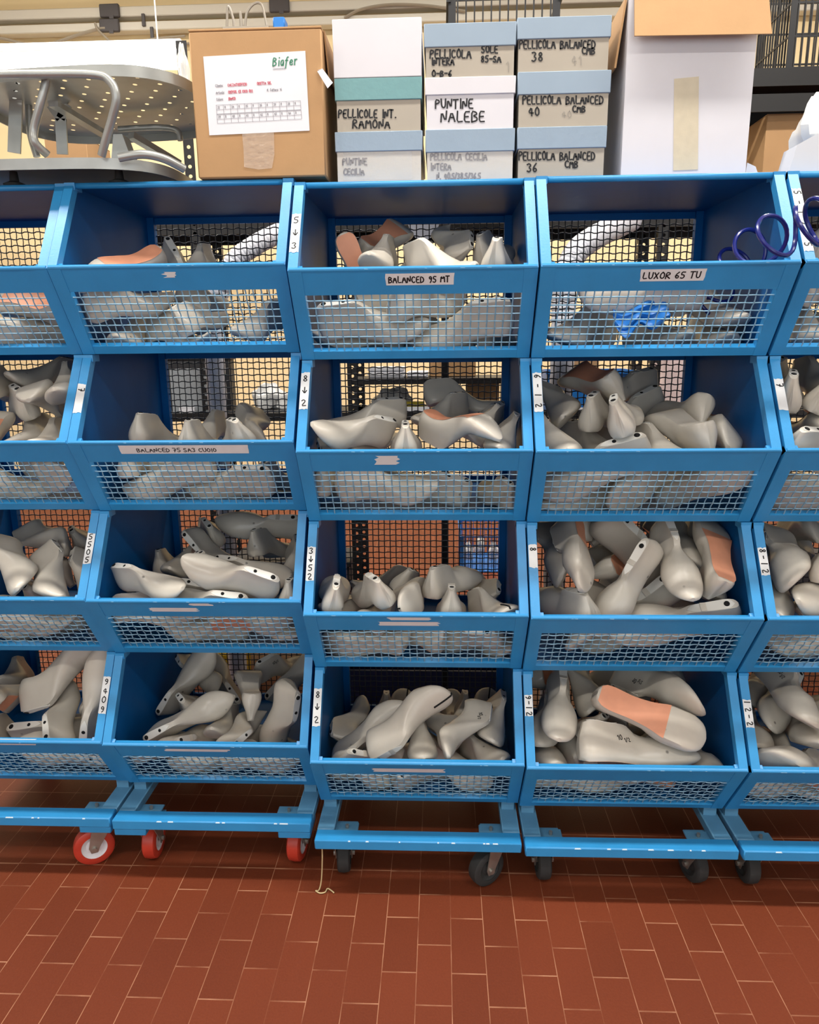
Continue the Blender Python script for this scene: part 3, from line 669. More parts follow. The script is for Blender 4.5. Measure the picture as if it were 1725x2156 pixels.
LASTS = {  # column, row: kind, marks, place in the bin, turn, size, what tells it apart
 (0, 0): [
  ('mid','s2',(0.4456,0.0566,0.1524),(0.1367,0.2805,0.8785,0.3618),0.984,'behind the mesh with pinkish sole, middle'),
  ('mid','',(0.273,0.3882,-0.033),(0.7291,-0.0863,-0.0987,-0.6718),0.984,'lowest behind the mesh'),
  ('mid','',(0.2749,0.4345,0.085),(0.7922,0.0161,-0.0674,-0.6063),0.984,'topmost behind the mesh, pale plate'),
  ('mid','',(0.2513,0.2341,0.0538),(0.6212,0.0716,-0.1118,0.7723),0.984,'second from top behind the mesh'),
  ('mid','',(0.4775,0.1769,-0.0043),(-0.2169,0.0368,0.4654,0.8573),0.984,'low behind the mesh, under the others')],
 (0, 1): [
  ('mid','',(0.2702,0.4602,0.2303),(0.6202,-0.2471,0.0579,-0.7422),0.984,'topmost, heel right, smooth'),
  ('mid','',(0.1961,0.224,0.2115),(0.6895,0.0665,-0.0649,0.7183),0.984,'dark, under the topmost'),
  ('mid','',(0.4086,0.2968,0.2205),(0.7786,0.0084,-0.1475,-0.6099),0.984,'small pale toe at the right post'),
  ('mid','s2',(0.3546,0.3329,0.1133),(0.6113,0.1725,-0.3294,-0.6986),0.984,'with salmon sole side, front'),
  ('pump','',(0.3152,0.2512,0.1482),(0.3959,0.0684,-0.2329,0.8856),0.984,'with sharp tip in the middle'),
  ('mid','',(0.3759,0.249,0.0764),(0.7519,-0.0703,-0.1711,-0.6328),0.984,'pale sliver along the lip'),
  ('mid','s',(0.3111,0.3243,0.3343),(-0.1856,0.7506,-0.6341,0.0108),0.984,'with salmon sole, behind the front one'),
  ('mid','s',(0.2752,0.0675,0.2489),(0.0045,0.5733,0.8147,-0.0868),0.984,'tan, cut by the photo edge'),
  ('mid','',(0.2329,0.1884,0.0662),(0.7949,-0.5607,0.1095,-0.2046),0.984,'low behind the mesh, right one'),
  ('mid','',(0.1533,0.1585,-0.031),(0.9818,0.0544,-0.124,0.1329),0.984,'low behind the mesh, left one')],
 (0, 2): [
  ('mid','',(0.2385,0.2535,0.2016),(0.7761,0.3353,-0.1771,-0.5039),0.984,'large, cut by the photo edge'),
  ('pump','',(0.254,0.4352,0.2699),(0.5186,0.6722,-0.3495,-0.3962),0.984,'angular with sharp toe right, at rear'),
  ('mid','s',(0.2893,0.2319,0.2427),(0.2314,0.4515,0.8531,0.122),0.984,'small salmon sole in the middle'),
  ('mid','s',(0.2465,0.1908,0.16),(0.8866,-0.2865,0.122,-0.3421),0.984,'with salmon strip at left edge, right half'),
  ('mid','',(0.429,0.3081,0.142),(0.7124,0.3091,-0.2129,-0.593),0.984,'with upright plate by the right post'),
  ('mid','',(0.3741,0.1503,0.0822),(0.3498,-0.0991,-0.3483,0.864),0.984,'round toe, low in the middle'),
  ('mid','',(0.1243,0.2615,-0.0229),(-0.4353,0.3576,-0.0585,0.8241),0.984,'with plate and hole along the lip'),
  ('mid','',(0.3816,0.3352,0.1532),(0.46,-0.0686,-0.246,0.8504),0.984,'dark at the rear right'),
  ('mid','',(0.3513,0.2472,-0.0381),(-0.2063,0.1476,0.0313,0.9668),0.984,'low behind the mesh, right one'),
  ('mid','s',(0.1609,0.1454,0.0085),(0.9821,0.1407,-0.1079,0.0632),0.984,'low behind the mesh, left one')],
 (0, 3): [
  ('mid','s',(0.2283,0.0889,0.1923),(0.4758,-0.2613,-0.2437,0.8037),0.984,'pale rounded, cut by the photo edge'),
  ('high','',(0.196,0.2818,0.2961),(0.3476,0.9233,-0.1546,0.0526),1.102,'long, heel left and toe up right'),
  ('mid','',(0.0693,0.4337,0.0698),(0.7705,-0.1065,-0.3126,-0.5453),0.984,'dark at the rear left'),
  ('mid','',(0.1783,0.2572,0.0183),(0.928,0.3465,-0.1368,-0.0007),1.102,'lying with plate and hole, front left'),
  ('mid','',(0.1267,0.1034,0.0457),(0.6885,-0.0799,0.0639,0.718),0.984,'lowest toe at the front left'),
  ('mid','',(0.3743,0.1329,0.0653),(0.4987,0.1092,-0.4172,0.7518),0.984,'with upright plate, front middle'),
  ('mid','',(0.3885,0.2292,0.0992),(0.4903,0.5954,-0.4692,0.4301),1.102,'with upright plate and hole, front right'),
  ('mid','',(0.3482,0.3879,0.0649),(0.7684,0.0327,-0.3176,-0.5546),0.984,'dark, at the right rear'),
  ('mid','s',(0.2695,0.2507,-0.0284),(0.9639,-0.213,-0.1514,-0.052),0.984,'low behind the mesh, left one'),
  ('mid','s',(0.3955,0.2289,0.0085),(-0.1013,0.321,-0.5069,0.7936),0.984,'low behind the mesh, right one')],
 (1, 0): [
  ('mid','s2',(0.1741,0.1517,0.2681),(0.1799,-0.3555,0.8444,0.3581),0.866,'with tan sole up, above the lip left'),
  ('mid','',(0.1227,0.409,0.212),(0.8201,0.3116,0.2242,-0.4243),0.866,'with plate and black hole raised, centre'),
  ('mid','',(0.2253,0.3833,0.1539),(0.7189,-0.0413,-0.0211,-0.6935),0.866,'barely above the lip, right of centre'),
  ('mid','',(0.031,0.1304,0.0359),(0.8747,0.2563,-0.1315,0.3897),0.866,'long pale behind the mesh, left half'),
  ('mid','',(0.0643,0.3206,-0.0271),(0.7272,-0.0937,-0.0866,-0.6745),0.866,'lowest behind the mesh, left half'),
  ('mid','',(0.2573,0.1357,-0.0007),(0.7288,-0.0008,-0.2567,0.6348),0.866,'behind the mesh, centre, sole edge right'),
  ('mid','',(0.3951,0.3221,0.0189),(0.6295,-0.1129,0.0874,-0.7638),0.866,'behind the mesh, right end, black hole low'),
  ('mid','',(0.1488,0.3702,0.0721),(0.7853,0.1378,-0.0578,0.6007),0.866,'dark, far behind the mesh, right half'),
  ('pump','',(0.1262,0.247,-0.0379),(0.953,-0.0551,-0.1626,-0.2498),0.866,'low behind the mesh, under the others')],
 (1, 1): [
  ('mid','',(0.085,0.146,0.1183),(0.7772,0.0534,0.0255,0.6265),0.866,'with stamped heel, comb up, left one'),
  ('pump','',(0.2036,0.4164,0.0785),(0.6838,-0.1626,-0.0948,-0.705),0.866,'bottle shaped with narrow end left, centre'),
  ('high','',(0.238,0.2967,0.2251),(0.6897,-0.6189,0.3704,-0.064),0.866,'tall with pale heel seat raised, right'),
  ('mid','',(0.4082,0.0598,0.1205),(0.4692,-0.0493,-0.223,0.8531),0.866,'small pale toe, left of the tall one'),
  ('mid','',(0.2389,0.0628,0.1076),(0.7112,0.062,-0.0107,0.7002),0.866,'pale, just above the lip, centre'),
  ('mid','',(0.2814,0.1849,0.0492),(-0.0559,-0.0258,-0.3546,0.933),0.97,'large behind the mesh, toe at lower left'),
  ('mid','',(0.4165,0.1851,0.0056),(0.0259,0.0735,-0.345,0.9354),0.97,'behind the mesh with black hole, right'),
  ('mid','',(0.3715,0.191,-0.0096),(0.7482,0.0858,-0.02,0.6577),0.866,'lowest behind the mesh, right end'),
  ('mid','',(0.0721,0.1295,0.0346),(0.6528,0.016,-0.0499,0.7558),0.866,'behind the mesh, upper left, dark'),
  ('mid','',(0.0943,0.2564,0.0126),(0.9636,0.2639,-0.0426,0.0042),0.866,'low behind the mesh, under the others')],
 (1, 2): [
  ('loafer','',(0.4241,0.486,0.2051),(-0.0135,0.0783,-0.3416,0.9365),0.966,'topmost at the rear, black hole right'),
  ('pump','',(0.2127,0.4212,0.1501),(0.4393,0.0715,-0.2835,0.8494),0.866,'with sharp toe up at the rear'),
  ('mid','',(0.1478,0.4196,0.2318),(0.7161,0.5532,0.1122,-0.4106),0.866,'with two holes at left end, upper middle'),
  ('mid','',(0.0857,0.4043,0.0958),(0.7136,-0.2626,-0.0219,-0.6491),0.866,'with ringed hole, left rear of pile'),
  ('mid','',(0.3304,0.2722,0.1637),(0.7738,-0.0462,-0.0344,0.6309),0.866,'bucket shaped, upper right'),
  ('mid','',(0.2759,0.2792,0.1373),(0.9071,0.322,-0.1778,-0.2046),0.866,'with two holes and toe right, middle right'),
  ('mid','',(0.3996,0.1241,0.1329),(0.0178,0.252,-0.3451,0.9039),0.97,'with long plate, front right'),
  ('mid','',(0.227,0.225,0.0784),(-0.0054,0.1605,-0.3534,0.9216),0.97,'with short plate and hole, left of middle'),
  ('mid','',(0.0569,0.1547,0.1361),(0.925,0.2233,-0.1924,-0.2397),0.866,'leftmost at front, ringed nail hole'),
  ('mid','',(0.3415,0.1323,0.08),(-0.0091,0.1478,-0.3497,0.9251),0.97,'with yellowish plate along the lip, centre'),
  ('mid','',(0.3981,0.3861,0.1288),(0.7766,-0.0937,0.0304,-0.6222),0.866,'at the right wall, mostly hidden by post'),
  ('mid','',(0.0665,0.3038,0.1),(0.6436,-0.054,-0.0381,0.7625),0.866,'dark at the left rear'),
  ('mid','',(0.283,0.1437,0.1548),(0.4406,-0.111,-0.1683,0.8748),0.866,'small, between the plates, centre'),
  ('mid','',(0.4546,0.0495,0.0968),(0.6796,-0.0033,0.031,0.7329),0.866,'pale in the front right corner'),
  ('mid','',(0.0259,0.0903,0.0461),(0.9824,-0.1107,-0.108,0.1043),0.866,'low behind the mesh, leftmost'),
  ('mid','',(0.3055,0.216,-0.0105),(-0.0643,0.1774,-0.3526,0.9166),0.866,'low behind the mesh, rightmost'),
  ('pump','s',(0.2813,0.0444,0.0493),(0.8657,-0.4511,-0.1716,0.1331),0.866,'low behind the mesh, second from left'),
  ('pump','',(0.2897,0.1818,0.0076),(0.9909,-0.0661,-0.0613,-0.0996),0.866,'low behind the mesh, third from left')],
 (1, 3): [
  ('pump','',(0.1154,0.5181,0.1372),(0.7278,0.3945,-0.289,-0.4807),0.866,'cone shaped, standing at the rear left'),
  ('mid','',(0.212,0.4491,0.0358),(0.329,0.3119,-0.3763,0.808),0.866,'with plate and two holes, rear centre'),
  ('square','',(0.3286,0.1935,0.2794),(0.111,0.57,0.7973,-0.1648),0.866,'with pale heel seat facing out, rear'),
  ('high','m',(0.2724,0.4177,0.0923),(0.8738,0.193,-0.0657,0.4416),0.866,'with stamped pale heel at top right'),
  ('mid','',(0.3576,0.4964,0.0607),(0.7677,0.4392,-0.4362,0.1656),0.97,'with slim plate and holes, rear right'),
  ('pump','',(0.0886,0.2416,0.0955),(0.7707,0.5643,-0.2812,0.0927),0.97,'large with pointed toe up, front left'),
  ('mid','',(0.0527,0.4107,0.0822),(0.6844,0.5256,-0.4474,0.2349),0.965,'with tongue plate at the left wall side'),
  ('pump','',(0.1845,0.2584,0.074),(0.4194,-0.1097,-0.2724,0.859),0.866,'with small sharp toe up, behind large one'),
  ('loafer','',(0.0826,0.0858,0.1067),(0.791,0.3391,0.3254,0.3918),0.866,'smooth oval, yellowish, low at the front'),
  ('mid','',(0.2257,0.2768,0.0178),(0.6778,-0.2514,-0.1988,-0.6618),0.866,'pale toe in the centre'),
  ('pump','',(0.2062,0.1137,0.0911),(0.7304,0.4918,0.1872,0.4355),0.866,'with long sharp toe up right, front right'),
  ('mid','',(0.369,0.2381,0.2571),(0.6453,0.2364,0.6489,-0.3265),0.97,'with two holes, at the right wall'),
  ('mid','',(-0.0217,0.1399,0.0665),(0.7933,0.4882,0.2619,0.2525),0.866,'low behind the mesh, leftmost'),
  ('mid','',(0.3076,0.139,0.0022),(-0.1139,0.0753,0.5059,0.8517),0.866,'low behind the mesh, rightmost'),
  ('mid','',(0.2665,0.075,0.0321),(0.8527,-0.4991,-0.1319,0.0805),0.866,'low behind the mesh, second from left'),
  ('pump','',(0.297,0.2624,-0.0471),(0.9753,0.0171,-0.2173,-0.0348),0.866,'low behind the mesh, third from left')],
 (2, 0): [
  ('square','s2',(0.0946,0.1714,0.2803),(0.5425,-0.6281,0.3438,0.4393),0.866,'standing with tan sole facing out, at left'),
  ('mid','s2',(0.1508,0.2596,0.2985),(-0.2854,0.7867,0.5349,-0.1164),0.866,'with tan sole and pointed toe raised, rear left'),
  ('mid','',(0.1767,0.2791,0.1604),(0.6715,-0.111,-0.0147,-0.7325),0.866,'small pale toe at the lip, left of middle'),
  ('mid','',(0.2735,0.3882,0.1655),(0.6045,-0.04,0.0332,-0.7949),0.866,'grey with dark hole, behind the lip middle'),
  ('high','',(0.2877,0.1973,0.1222),(0.854,0.13,-0.2285,-0.449),0.866,'large pale, crest above the lip, centre'),
  ('pump','',(0.2775,0.2979,0.1854),(0.536,0.5442,0.0465,0.6437),0.866,'with sharp toe standing up like a fin'),
  ('mid','',(0.4097,0.2845,0.1662),(0.7996,0.1067,-0.1895,0.5597),0.866,'with round toe at the rear right'),
  ('mid','',(0.4051,0.0659,0.1285),(0.7601,0.1621,-0.0772,0.6245),0.866,'low grey, right of the large pale one'),
  ('mid','',(0.0558,0.1782,0.013),(0.9469,0.2963,-0.125,-0.0068),0.97,'behind the mesh left, pale plate and black hole'),
  ('mid','',(0.1998,0.134,0.047),(0.8947,0.2727,-0.1218,0.332),0.866,'behind the mesh, in the middle'),
  ('mid','',(0.463,0.1726,0.0184),(0.017,0.0227,-0.2809,0.9593),0.97,'large behind the mesh right, black hole at heel'),
  ('mid','',(0.1273,0.2623,-0.0225),(0.8146,0.2385,-0.0296,0.528),0.866,'lowest behind the mesh, left of middle'),
  ('mid','',(0.3821,0.2069,-0.0136),(0.813,0.2403,0.0058,0.5303),0.866,'lowest behind the mesh, right end'),
  ('square','',(0.1917,0.1794,-0.0375),(0.005,0.206,0.1434,0.968),0.866,'low behind the mesh, right one'),
  ('square','',(0.1885,0.2851,0.022),(0.9721,0.2219,-0.0158,-0.0749),0.866,'low behind the mesh, left one')],
 (2, 1): [
  ('high','',(0.2939,0.4342,0.1714),(0.9726,-0.1556,-0.1496,0.0866),0.866,'arched one on top at the rear right'),
  ('mid','',(0.1971,0.3188,0.1616),(-0.262,0.1242,-0.1297,0.9482),0.866,'glossy pale with broad heel right, rear left'),
  ('mid','',(0.1385,0.192,0.1419),(-0.3625,0.3065,-0.2335,0.8486),0.866,'with tongue shaped plate, at the left'),
  ('mid','',(0.1288,0.2019,0.1353),(0.4737,-0.2549,-0.5934,0.5988),0.866,'standing on edge at the front left'),
  ('mid','',(0.1005,0.3157,0.1534),(0.5482,-0.4359,0.4542,-0.5507),0.866,'with dark stamp at heel, front left'),
  ('mid','',(0.2313,0.0492,0.1167),(0.6847,0.0823,-0.0825,0.7195),0.866,'heel on, short pale block at lip centre'),
  ('high','s2',(0.2995,0.1301,0.3139),(-0.1129,0.9102,-0.3151,-0.2438),0.866,'curved, salmon sole up, front centre'),
  ('mid','',(0.3521,0.4114,0.1624),(-0.4759,0.1325,-0.019,0.8693),0.866,'dark with stamp, behind the salmon one'),
  ('mid','',(0.4344,0.445,0.1379),(0.5054,-0.1706,0.1053,-0.8393),0.866,'pale, heel right, under the arched one'),
  ('mid','',(0.4012,0.3224,0.1613),(0.6025,-0.2238,0.1866,-0.743),0.866,'block comb end, right of the salmon one'),
  ('mid','',(0.4342,0.2345,0.1389),(0.6651,-0.213,0.1334,-0.7032),0.866,'small upright block at the right wall'),
  ('mid','',(0.439,0.3221,0.0649),(0.7528,-0.0842,-0.123,-0.6411),0.866,'toe at the front right corner'),
  ('mid','',(0.0835,0.1687,0.0068),(0.967,0.2158,-0.1357,0.006),0.943,'long behind the mesh, left half'),
  ('mid','',(0.3483,0.2572,-0.0193),(0.0155,0.203,-0.3029,0.931),0.97,'behind the mesh with pale plate, right half'),
  ('mid','',(0.0208,0.1084,0.02),(0.7508,0.0724,0.0144,0.6564),0.866,'behind the mesh, far left end'),
  ('mid','',(0.4793,0.1523,-0.0271),(0.5794,0.0707,-0.1439,0.7991),0.866,'behind the mesh, far right end')],
 (2, 2): [
  ('square','w',(0.0439,0.0558,0.1118),(0.6698,0.1766,-0.0307,0.7206),0.866,'with saw cut round toe at left wall'),
  ('square','',(0.063,0.2707,0.0304),(0.5018,-0.394,0.0874,-0.765),0.866,'lying low along the lip, front left'),
  ('high','',(0.1728,0.4575,0.0077),(-0.3604,0.3079,0.0846,0.8765),0.866,'dark arched one across the back'),
  ('square','',(0.2089,0.0639,0.1334),(0.4821,-0.0555,-0.204,0.8502),0.866,'smooth egg shaped, left of centre'),
  ('mid','',(0.1599,0.2635,0.1121),(0.8124,0.1442,0.2567,0.5033),0.866,'with tongue shaped plate at the centre'),
  ('flat','',(0.2765,0.1533,0.1486),(0.863,-0.0045,0.0023,0.5052),0.866,'with upturned toe, rear right of centre'),
  ('square','w',(0.3193,0.2135,0.1871),(-0.3318,-0.4105,0.6791,0.5102),0.866,'round flat sole with saw cut, front centre'),
  ('square','',(0.3281,0.0462,0.0974),(0.7085,0.0215,-0.0025,0.7054),0.866,'broad heel facing out, right of front centre'),
  ('square','',(0.3646,0.2645,0.0648),(0.669,0.3817,0.1533,0.619),0.866,'egg shaped, standing at the right rear'),
  ('square','w',(0.4213,0.1914,0.0441),(0.7843,-0.1052,-0.3153,-0.5238),0.866,'with dark saw cut at the front right'),
  ('square','',(0.1212,0.2258,0.0286),(0.6166,-0.3977,0.0064,-0.6794),0.866,'small pale toe below the round sole'),
  ('square','',(0.057,0.2273,0.0298),(0.6732,-0.0718,-0.1465,0.7213),0.866,'dark in the left rear corner'),
  ('square','',(0.1905,0.0694,0.0293),(0.1503,0.1604,0.5622,0.7972),0.866,'low behind the mesh, leftmost'),
  ('square','s',(0.2882,0.1401,-0.0209),(0.3893,0.1455,0.026,0.9092),0.866,'low behind the mesh, second from left'),
  ('square','',(0.473,0.1708,0.0368),(0.1233,-0.0798,-0.4502,0.8808),0.866,'low behind the mesh, rightmost'),
  ('mid','',(0.3597,0.2752,-0.0285),(0.9064,0.0685,-0.2064,-0.3621),0.866,'low behind the mesh, third from left')],
 (2, 3): [
  ('square','',(0.1247,0.2501,0.0648),(0.5521,-0.2646,-0.46,0.6431),0.866,'dark, standing at the left wall'),
  ('mid','',(0.0509,0.2537,0.0789),(0.7077,0.6091,-0.3215,0.1577),0.955,'with plate at lower left, beside the big one'),
  ('square','w',(0.1239,0.1857,0.1965),(0.5353,0.8064,-0.1992,0.1537),0.97,'big with split toe and black hole, front'),
  ('mid','',(0.2439,0.2211,0.0936),(0.7465,-0.1067,-0.1301,-0.6437),0.866,'slim, comb up, right of the big one'),
  ('square','',(0.261,0.1126,0.1074),(0.4433,-0.5135,-0.308,0.6671),0.866,'round pale sole with nail at the lip'),
  ('square','',(0.2703,0.1502,0.0935),(0.5654,0.3953,0.232,0.6857),0.866,'tall dark one behind the slim one'),
  ('high','m',(0.3029,0.2255,0.2039),(0.5779,-0.4244,0.4888,-0.4969),0.866,'pale block heel with dark stamp, right'),
  ('mid','',(0.4044,0.2068,0.0286),(0.8062,-0.0386,-0.343,-0.4805),0.866,'low grey one at the front right corner'),
  ('square','w',(0.1485,0.3794,-0.0257),(0.6647,0.399,-0.04,0.6304),0.866,'with split round toe at rear left'),
  ('square','w',(0.3828,0.3853,-0.03),(0.5961,0.0941,-0.3447,0.719),0.866,'with split round toe at rear middle'),
  ('square','w',(0.4082,0.3775,-0.03),(0.6902,0.3336,-0.1628,0.6211),0.866,'with split round toe at rear right'),
  ('mid','',(0.1422,0.4149,0.0334),(0.7124,-0.1765,-0.1448,-0.6636),0.866,'with pale tongue plate, rear left of centre'),
  ('mid','',(0.3632,0.3946,0.0476),(0.687,-0.2046,-0.1279,-0.6854),0.866,'with pale tongue plate behind the stamped block'),
  ('mid','',(0.4207,0.3015,0.1181),(0.6781,-0.2547,0.0933,-0.6831),0.866,'with long upright plate at the right wall'),
  ('mid','s',(0.1828,0.3028,0.0328),(-0.2826,0.0668,-0.3056,0.9068),0.866,'low behind the mesh, second from left'),
  ('square','',(0.0057,0.1049,0.0873),(0.9152,0.2665,0.2421,0.1811),0.866,'low behind the mesh, leftmost'),
  ('square','s',(0.1838,0.1902,-0.0145),(0.8947,0.3826,-0.0888,0.2126),0.866,'low behind the mesh, third from left'),
  ('square','',(0.2489,0.1191,0.1188),(0.7159,-0.6561,0.1528,0.1832),0.866,'low behind the mesh, rightmost')],
 (3, 0): [
  ('mid','',(0.2112,0.3706,0.0217),(-0.4066,0.0496,-0.0731,0.9093),0.984,'behind the mesh, left end, toe left'),
  ('mid','',(0.2961,0.4026,-0.0334),(0.8069,-0.0301,-0.1565,-0.5688),0.984,'behind the mesh, in the middle'),
  ('mid','',(0.3923,0.3894,0.0503),(0.822,-0.0364,-0.0105,-0.5682),0.984,'behind the mesh, toe at the right end'),
  ('mid','',(0.3436,0.264,0.0406),(0.6696,0.1218,-0.1107,0.7243),0.984,'at the rear, beside the blue cloth'),
  ('mid','',(0.2157,0.4714,-0.0225),(-0.3804,0.1938,-0.1092,0.8977),0.984,'lowest one behind the mesh, left half'),
  ('mid','',(0.4447,0.4163,-0.0313),(0.7201,-0.0922,-0.0851,-0.6824),0.984,'lowest one behind the mesh, right half'),
  ('flat','',(0.375,0.1988,0.1073),(0.0093,0.0335,-0.4807,0.8762),0.984,'low behind the mesh, under the others')],
 (3, 1): [
  ('mid','',(0.1465,0.4266,0.2194),(0.5868,0.2559,-0.3166,-0.6999),0.984,'dark, at the left wall, toe down'),
  ('mid','s2',(0.1703,0.2475,0.3648),(0.2561,0.5847,0.7533,0.1584),0.984,'with grey toe and salmon sole facing out'),
  ('loafer','',(0.3811,0.5549,0.2403),(-0.3045,0.0706,-0.1312,0.9408),0.984,'lying along the back, topmost'),
  ('mid','',(0.3947,0.4933,0.1704),(-0.2294,-0.0624,-0.1484,0.9599),0.984,'with comb up right and toe down, centre'),
  ('square','',(0.4351,0.2564,0.3252),(0.1164,0.5896,0.7209,-0.3451),0.984,'with bare grey sole and nail hole, right side'),
  ('mid','',(0.1468,0.1997,0.1499),(0.8234,0.0888,-0.1125,0.5491),0.984,'with slim toe raised, left of centre'),
  ('mid','',(0.2117,0.0693,0.1558),(0.7627,-0.0326,-0.2226,0.6064),0.984,'short pale wedge in the centre'),
  ('mid','',(0.074,0.2628,0.1101),(0.718,0.0563,-0.2007,-0.6641),0.984,'dark in the front left corner'),
  ('mid','',(0.1377,0.3683,0.086),(0.8439,0.0775,-0.1562,-0.5073),0.984,'long, heel left and small toe at centre'),
  ('mid','',(0.2781,0.1488,0.0908),(0.0011,-0.0783,-0.283,0.9559),1.102,'pale, comb up at the front left'),
  ('square','',(0.356,0.0889,0.2885),(0.1733,0.6212,0.7634,-0.0365),0.984,'with broad grey sole up, front right'),
  ('mid','',(0.2813,0.268,0.0834),(0.7915,-0.0175,-0.1356,-0.5957),0.984,'smooth pale, along the lip, centre'),
  ('mid','s',(0.5054,0.3099,0.2506),(-0.1626,-0.5762,0.6869,0.4121),0.984,'with salmon sole edge, right end of pile'),
  ('loafer','s',(0.2629,0.2403,-0.0056),(-0.1769,0.0387,0.0069,0.9834),0.984,'low behind the mesh, leftmost'),
  ('flat','',(0.4117,0.2383,0.1368),(-0.0829,-0.3029,0.5739,0.7563),0.984,'low behind the mesh, rightmost'),
  ('flat','',(0.3192,0.2184,0.0059),(0.7633,-0.4531,-0.0487,-0.4579),0.984,'low behind the mesh, middle one')],
 (3, 2): [
  ('flat','',(0.1504,0.4216,0.2594),(-0.4992,-0.4219,0.3926,0.647),0.984,'standing on its toe against the left wall'),
  ('loafer','s',(0.1597,0.2724,0.3548),(0.1861,0.6357,-0.5665,-0.4902),0.984,'with salmon sole facing out, second from left wall'),
  ('mid','',(0.2967,0.4812,0.1975),(0.524,0.6169,-0.1594,-0.5652),0.984,'with nail marks, toe down, left of middle'),
  ('flat','',(0.1725,0.3095,0.3076),(0.8676,0.3845,0.2953,-0.1104),1.102,'at the rear middle with pale plate slanting right'),
  ('loafer','',(0.3232,0.1893,0.2814),(-0.2829,-0.3455,-0.266,0.8543),0.984,'in the middle, pale plate and hole toward viewer'),
  ('loafer','',(0.4078,0.2383,0.1674),(-0.1219,-0.2745,-0.2947,0.9072),1.102,'at front middle, pale plate slanting up right'),
  ('loafer','',(0.3441,0.2858,0.2799),(0.7203,0.1082,0.1288,-0.673),0.984,'with smooth toe pointing down, right of middle'),
  ('flat','',(0.3486,0.4345,0.2534),(0.7579,-0.2394,0.2554,-0.5506),0.984,'leaning with pale sole edge, beside the salmon one'),
  ('loafer','',(0.4679,0.2959,0.2508),(0.6643,-0.0463,0.0624,0.7434),0.984,'at the very back, right of middle'),
  ('loafer','s2',(0.4346,0.0358,0.265),(-0.2681,0.7052,0.6563,-0.0131),0.984,'upright with salmon heel half, at right wall'),
  ('flat','',(0.4933,0.1375,0.1159),(-0.0035,-0.0502,-0.3739,0.9261),1.102,'lying along the lip, heel poking past right post'),
  ('loafer','',(0.1547,0.0532,0.1279),(0.5504,-0.0825,-0.0866,0.8263),0.984,'at front left corner, pale toe raised'),
  ('mid','',(0.2649,0.28,0.0845),(-0.3833,-0.2069,0.3161,0.8428),0.984,'at front, scuffed side, left of middle'),
  ('mid','s',(0.2688,0.2183,0.2457),(-0.3952,0.734,0.4327,-0.3433),0.984,'half buried with salmon sole, middle of pile'),
  ('mid','s',(0.2933,0.331,0.3302),(-0.2492,0.7336,0.5113,-0.3719),0.984,'deep at the back with salmon heel, left half'),
  ('loafer','',(0.4564,0.378,0.1149),(0.6599,-0.1916,0.0577,-0.7242),0.984,'mostly hidden, toe beside the upright salmon one'),
  ('flat','',(0.161,0.2925,0.2578),(0.7465,-0.0067,0.0645,0.6622),0.984,'dark and deep at the back left'),
  ('loafer','',(0.0693,0.345,0.0583),(0.7949,-0.5743,0.1445,-0.1321),0.984,'low behind the mesh, leftmost'),
  ('flat','',(0.2731,0.5511,0.0053),(0.8258,0.006,-0.0126,-0.5638),0.984,'low behind the mesh, middle one'),
  ('flat','s',(0.3498,0.4972,0.1492),(0.4342,0.7713,-0.2549,-0.3894),0.984,'low behind the mesh, rightmost')],
 (3, 3): [
  ('loafer','',(0.1086,0.2988,0.2335),(0.6675,-0.025,0.093,-0.7384),0.984,'hanging toe down, narrow comb up, left half'),
  ('loafer','',(0.1034,0.3259,0.1488),(0.6141,-0.0345,-0.0361,-0.7877),0.984,'toe down against the left wall'),
  ('mid','',(0.2272,0.3878,0.1928),(0.6203,0.1793,-0.3207,-0.693),0.984,'toe down, third from the left wall'),
  ('mid','',(0.1911,0.3995,0.1551),(0.717,-0.3394,0.1746,-0.5833),0.984,'slanting toe down, fourth from the left wall'),
  ('mid','',(0.2718,0.3436,0.1552),(0.6544,-0.3506,0.1462,-0.6538),0.984,'narrow and slanting under the pale marked one'),
  ('flat','m',(0.3173,0.332,0.307),(0.4145,0.7336,-0.4691,-0.2644),0.984,'pale with pen marks, toe down to the right'),
  ('flat','',(0.338,0.2488,0.2873),(0.8495,0.0745,0.3168,0.4153),0.984,'round toe at the very top, right of middle'),
  ('flat','s2',(0.177,0.0796,0.3362),(-0.3971,0.8923,-0.1449,-0.1587),0.985,'lying sole up with long salmon heel and arch'),
  ('flat','sm',(0.1286,0.0361,0.1575),(0.9624,-0.2456,0.019,0.1142),1.09,'lying on its sole at front with pen marks'),
  ('mid','s',(0.3907,0.1512,0.1276),(0.6917,-0.0194,0.0462,0.7205),0.984,'with round salmon heel facing out, right of middle'),
  ('loafer','',(0.0291,0.2614,0.0386),(0.7309,-0.2468,-0.0741,-0.632),0.984,'smooth one in the front left corner'),
  ('loafer','s',(0.1676,0.3292,0.0771),(0.525,0.4314,-0.6361,-0.3656),0.984,'brown soled, buried near front left corner'),
  ('loafer','s',(0.4164,0.1782,0.0465),(-0.2871,-0.0719,0.8488,0.4381),0.984,'tan soled, under the long one at lip'),
  ('loafer','',(0.4561,0.2675,0.0076),(0.664,-0.2062,-0.1445,-0.7041),0.984,'low at the lip, right of middle'),
  ('mid','',(0.1056,0.1239,0.1546),(0.8307,0.2213,0.2688,0.4344),0.984,'small heel peeping behind the front long one'),
  ('flat','s',(0.0941,0.3178,0.2615),(-0.3675,0.7166,0.3476,-0.4802),0.984,'brown soled at the back left corner'),
  ('mid','',(0.2747,0.4715,0.0148),(0.6497,-0.2714,-0.0975,-0.7033),0.984,'dark, wedged in the middle of pile'),
  ('flat','',(0.009,0.1618,0.0527),(0.5564,-0.8307,-0.0094,-0.015),0.984,'low behind the mesh, leftmost'),
